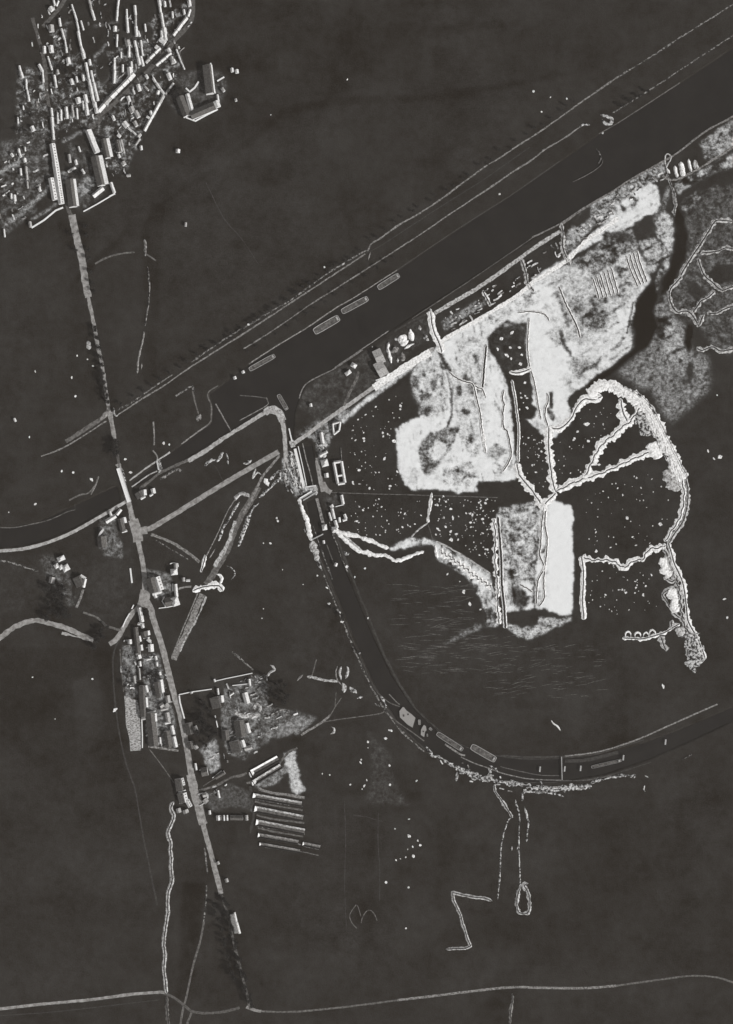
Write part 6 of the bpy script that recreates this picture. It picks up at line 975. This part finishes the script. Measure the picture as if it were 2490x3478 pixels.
def trow(pts, n, off, label, s=1, jit=3):
    q = resample(pts, 6); f = frames(q)
    for i in range(n):
        j = int((i + .5) / n * (len(q) - 1)); tree(q[j][0] + f[j][0] * off + random.uniform(-jit, jit), q[j][1] + f[j][1] * off + random.uniform(-jit, jit), s * random.uniform(.8, 1.2), label)
def tclump(poly, n, label, s=1):
    xs = [p[0] for p in poly]; ys = [p[1] for p in poly]; k = 0
    while k < n:
        p = (random.uniform(min(xs), max(xs)), random.uniform(min(ys), max(ys)))
        if inside(p, poly): tree(p[0], p[1], s * random.uniform(.8, 1.25), label); k += 1
trow([(395, 1412), (500, 1344), (620, 1265), (753, 1180)], 12, -22, 'dark leafy tree in the row along the upper canal road', .8); trow([(753, 1180), (835, 1129), (986, 1030), (1103, 953), (1189, 897), (1240, 862)], 30, -18, 'dark leafy tree in the row along the upper canal road', .75, 8); trow([(1262, 828), (1350, 767), (1575, 619), (1760, 494), (1966, 353)], 26, -14, 'dark leafy tree in the row along the upper canal road', .6, 9)
trow([(827, 1185), (986, 1082), (1124, 991), (1340, 853)], 16, 16, 'dark leafy tree in the row between the canal and its upper road', .7)
for x, y in ((327, 1115), (325, 1122), (329, 1148), (336, 1150), (332, 1180), (341, 1182), (336, 1212), (346, 1214), (341, 1240), (350, 1240), (345, 1262), (352, 1268), (348, 1282), (356, 1296), (352, 1304), (362, 1318), (357, 1330), (368, 1342), (362, 1352), (370, 1365)): tree(x, y, random.uniform(.95, 1.2), 'dark leafy tree lining the main road above the canal')
for x, y in ((283, 770), (286, 800), (296, 850), (298, 880), (303, 925), (308, 960), (312, 990), (240, 800), (252, 850)): tree(x + 8, y, 1.0, 'dark leafy tree beside the broad road just below the village')
for x, y in ((392, 1508), (398, 1518), (390, 1528), (402, 1535), (396, 1545), (400, 1500)): tree(x, y, 1.3, 'dark leafy tree overhanging the road at the canal')
trow([(758, 3040), (775, 3100), (797, 3190), (828, 3320), (850, 3410)], 26, 0, 'dark leafy tree crowding the wooded lower road', 1.15, 8); trow([(740, 3060), (775, 3180), (810, 3330)], 10, 14, 'dark leafy tree crowding the wooded lower road', 1.1, 6)
tclump([(160, 1985), (232, 1985), (240, 2090), (160, 2100)], 24, 'dark leafy tree in the small wood by the bent road', 1.3); tclump([(310, 2150), (370, 2120), (375, 2190), (320, 2200)], 9, 'dark leafy tree covering the bend of the road', 1.2)
tclump([(672, 2440), (735, 2425), (738, 2500), (700, 2530), (670, 2535), (655, 2510)], 16, 'dark leafy tree in the walled park', 1.2); tclump([(640, 2370), (700, 2360), (715, 2425), (640, 2430)], 5, 'dark leafy tree in the walled park', 1)
tclump([(900, 2290), (985, 2290), (985, 2400), (910, 2400)], 10, 'dark leafy tree in the copse right of the farm cluster', 1.1)
tclump([(490, 2285), (540, 2285), (540, 2308), (480, 2312)], 5, 'dark leafy tree between the roadside terraces', 1.1); tclump([(420, 2270), (455, 2270), (465, 2350), (430, 2350)], 5, 'dark leafy tree in the gardens behind the roadside village', .9)
tclump([(490, 2068), (515, 2075), (515, 2110), (492, 2110)], 3, 'dark leafy tree by the village square', 1); tclump([(250, 590), (280, 580), (285, 610), (262, 620)], 4, 'dark leafy tree on the barrack square', 1.0); tclump([(300, 620), (318, 620), (322, 650), (305, 650)], 2, 'dark leafy tree on the barrack square', 1.0)
tclump([(560, 340), (610, 260), (630, 270), (600, 330)], 7, 'dark leafy tree between the village and the works', 1.0); tclump([(190, 225), (245, 225), (240, 250), (190, 250)], 4, 'dark leafy tree in the upper village gardens', .9); tclump([(70, 380), (110, 380), (110, 450), (70, 450)], 4, 'dark leafy tree in the left village gardens', .9)
tclump([(1130, 1960), (1180, 2000), (1240, 2300), (1330, 2390), (1300, 2410), (1180, 2230), (1110, 2000)], 9, 'dark leafy tree on the left bank of the curved canal', .9)
for i in range(4): tree(2110 + i * 30, 360 - i * 16, 1, 'dark leafy tree in the row along the upper canal road')
# ---------------------------------------------------------------- labels for the village houses, counted from the top
ORD = ['uppermost', 'second', 'third', 'fourth', 'fifth', 'sixth', 'seventh', 'eighth', 'ninth', 'tenth', 'eleventh', 'twelfth', 'thirteenth', 'fourteenth', 'fifteenth', 'sixteenth', 'seventeenth', 'eighteenth', 'nineteenth', 'twentieth'] + ['%dth' % i if i % 10 not in (1, 2, 3) else '%d%s' % (i, {1: 'st', 2: 'nd', 3: 'rd'}[i % 10]) for i in range(21, 90)]
cls = {}
for o, b, x, y, sz, rf in BLOCK:
    d = ('long' if sz > 19 else 'mid-sized' if sz > 12 else 'small') + ' ' + {'rooflight': 'pale-roofed', 'roofmid': 'grey-roofed', 'roofdark': 'dark-roofed'}[rf]; cls.setdefault((b, d), []).append((y, x, o))
for (b, d), L in cls.items():
    L.sort(key=lambda k: k[0])
    for i, (y, x, o) in enumerate(L):
        o['label'] = ('%s %s house from the top, %s' % (ORD[i], d, b)) if i else 'uppermost %s house, %s' % (d, b)
        o['group'] = 'houses of the ' + b
# ---------------------------------------------------------------- air
hv, hf = [], []; bxf(hv, hf, -25000, 25000, -25000, 25000, -8, CAM_H + 60)
hz = link('haze', mesh('haze', hv, hf)); hz['kind'] = 'stuff'
hm = bpy.data.materials.new('thin_haze'); hm.use_nodes = True; nt = hm.node_tree; nt.nodes.remove(nt.nodes['Principled BSDF'])
pv = nt.nodes.new('ShaderNodeVolumePrincipled'); pv.inputs['Color'].default_value = (.9, .82, .76, 1); pv.inputs['Density'].default_value = 1.62e-5; pv.inputs['Anisotropy'].default_value = 0
nt.links.new(pv.outputs[0], nt.nodes['Material Output'].inputs['Volume']); hz.data.materials.append(hm)
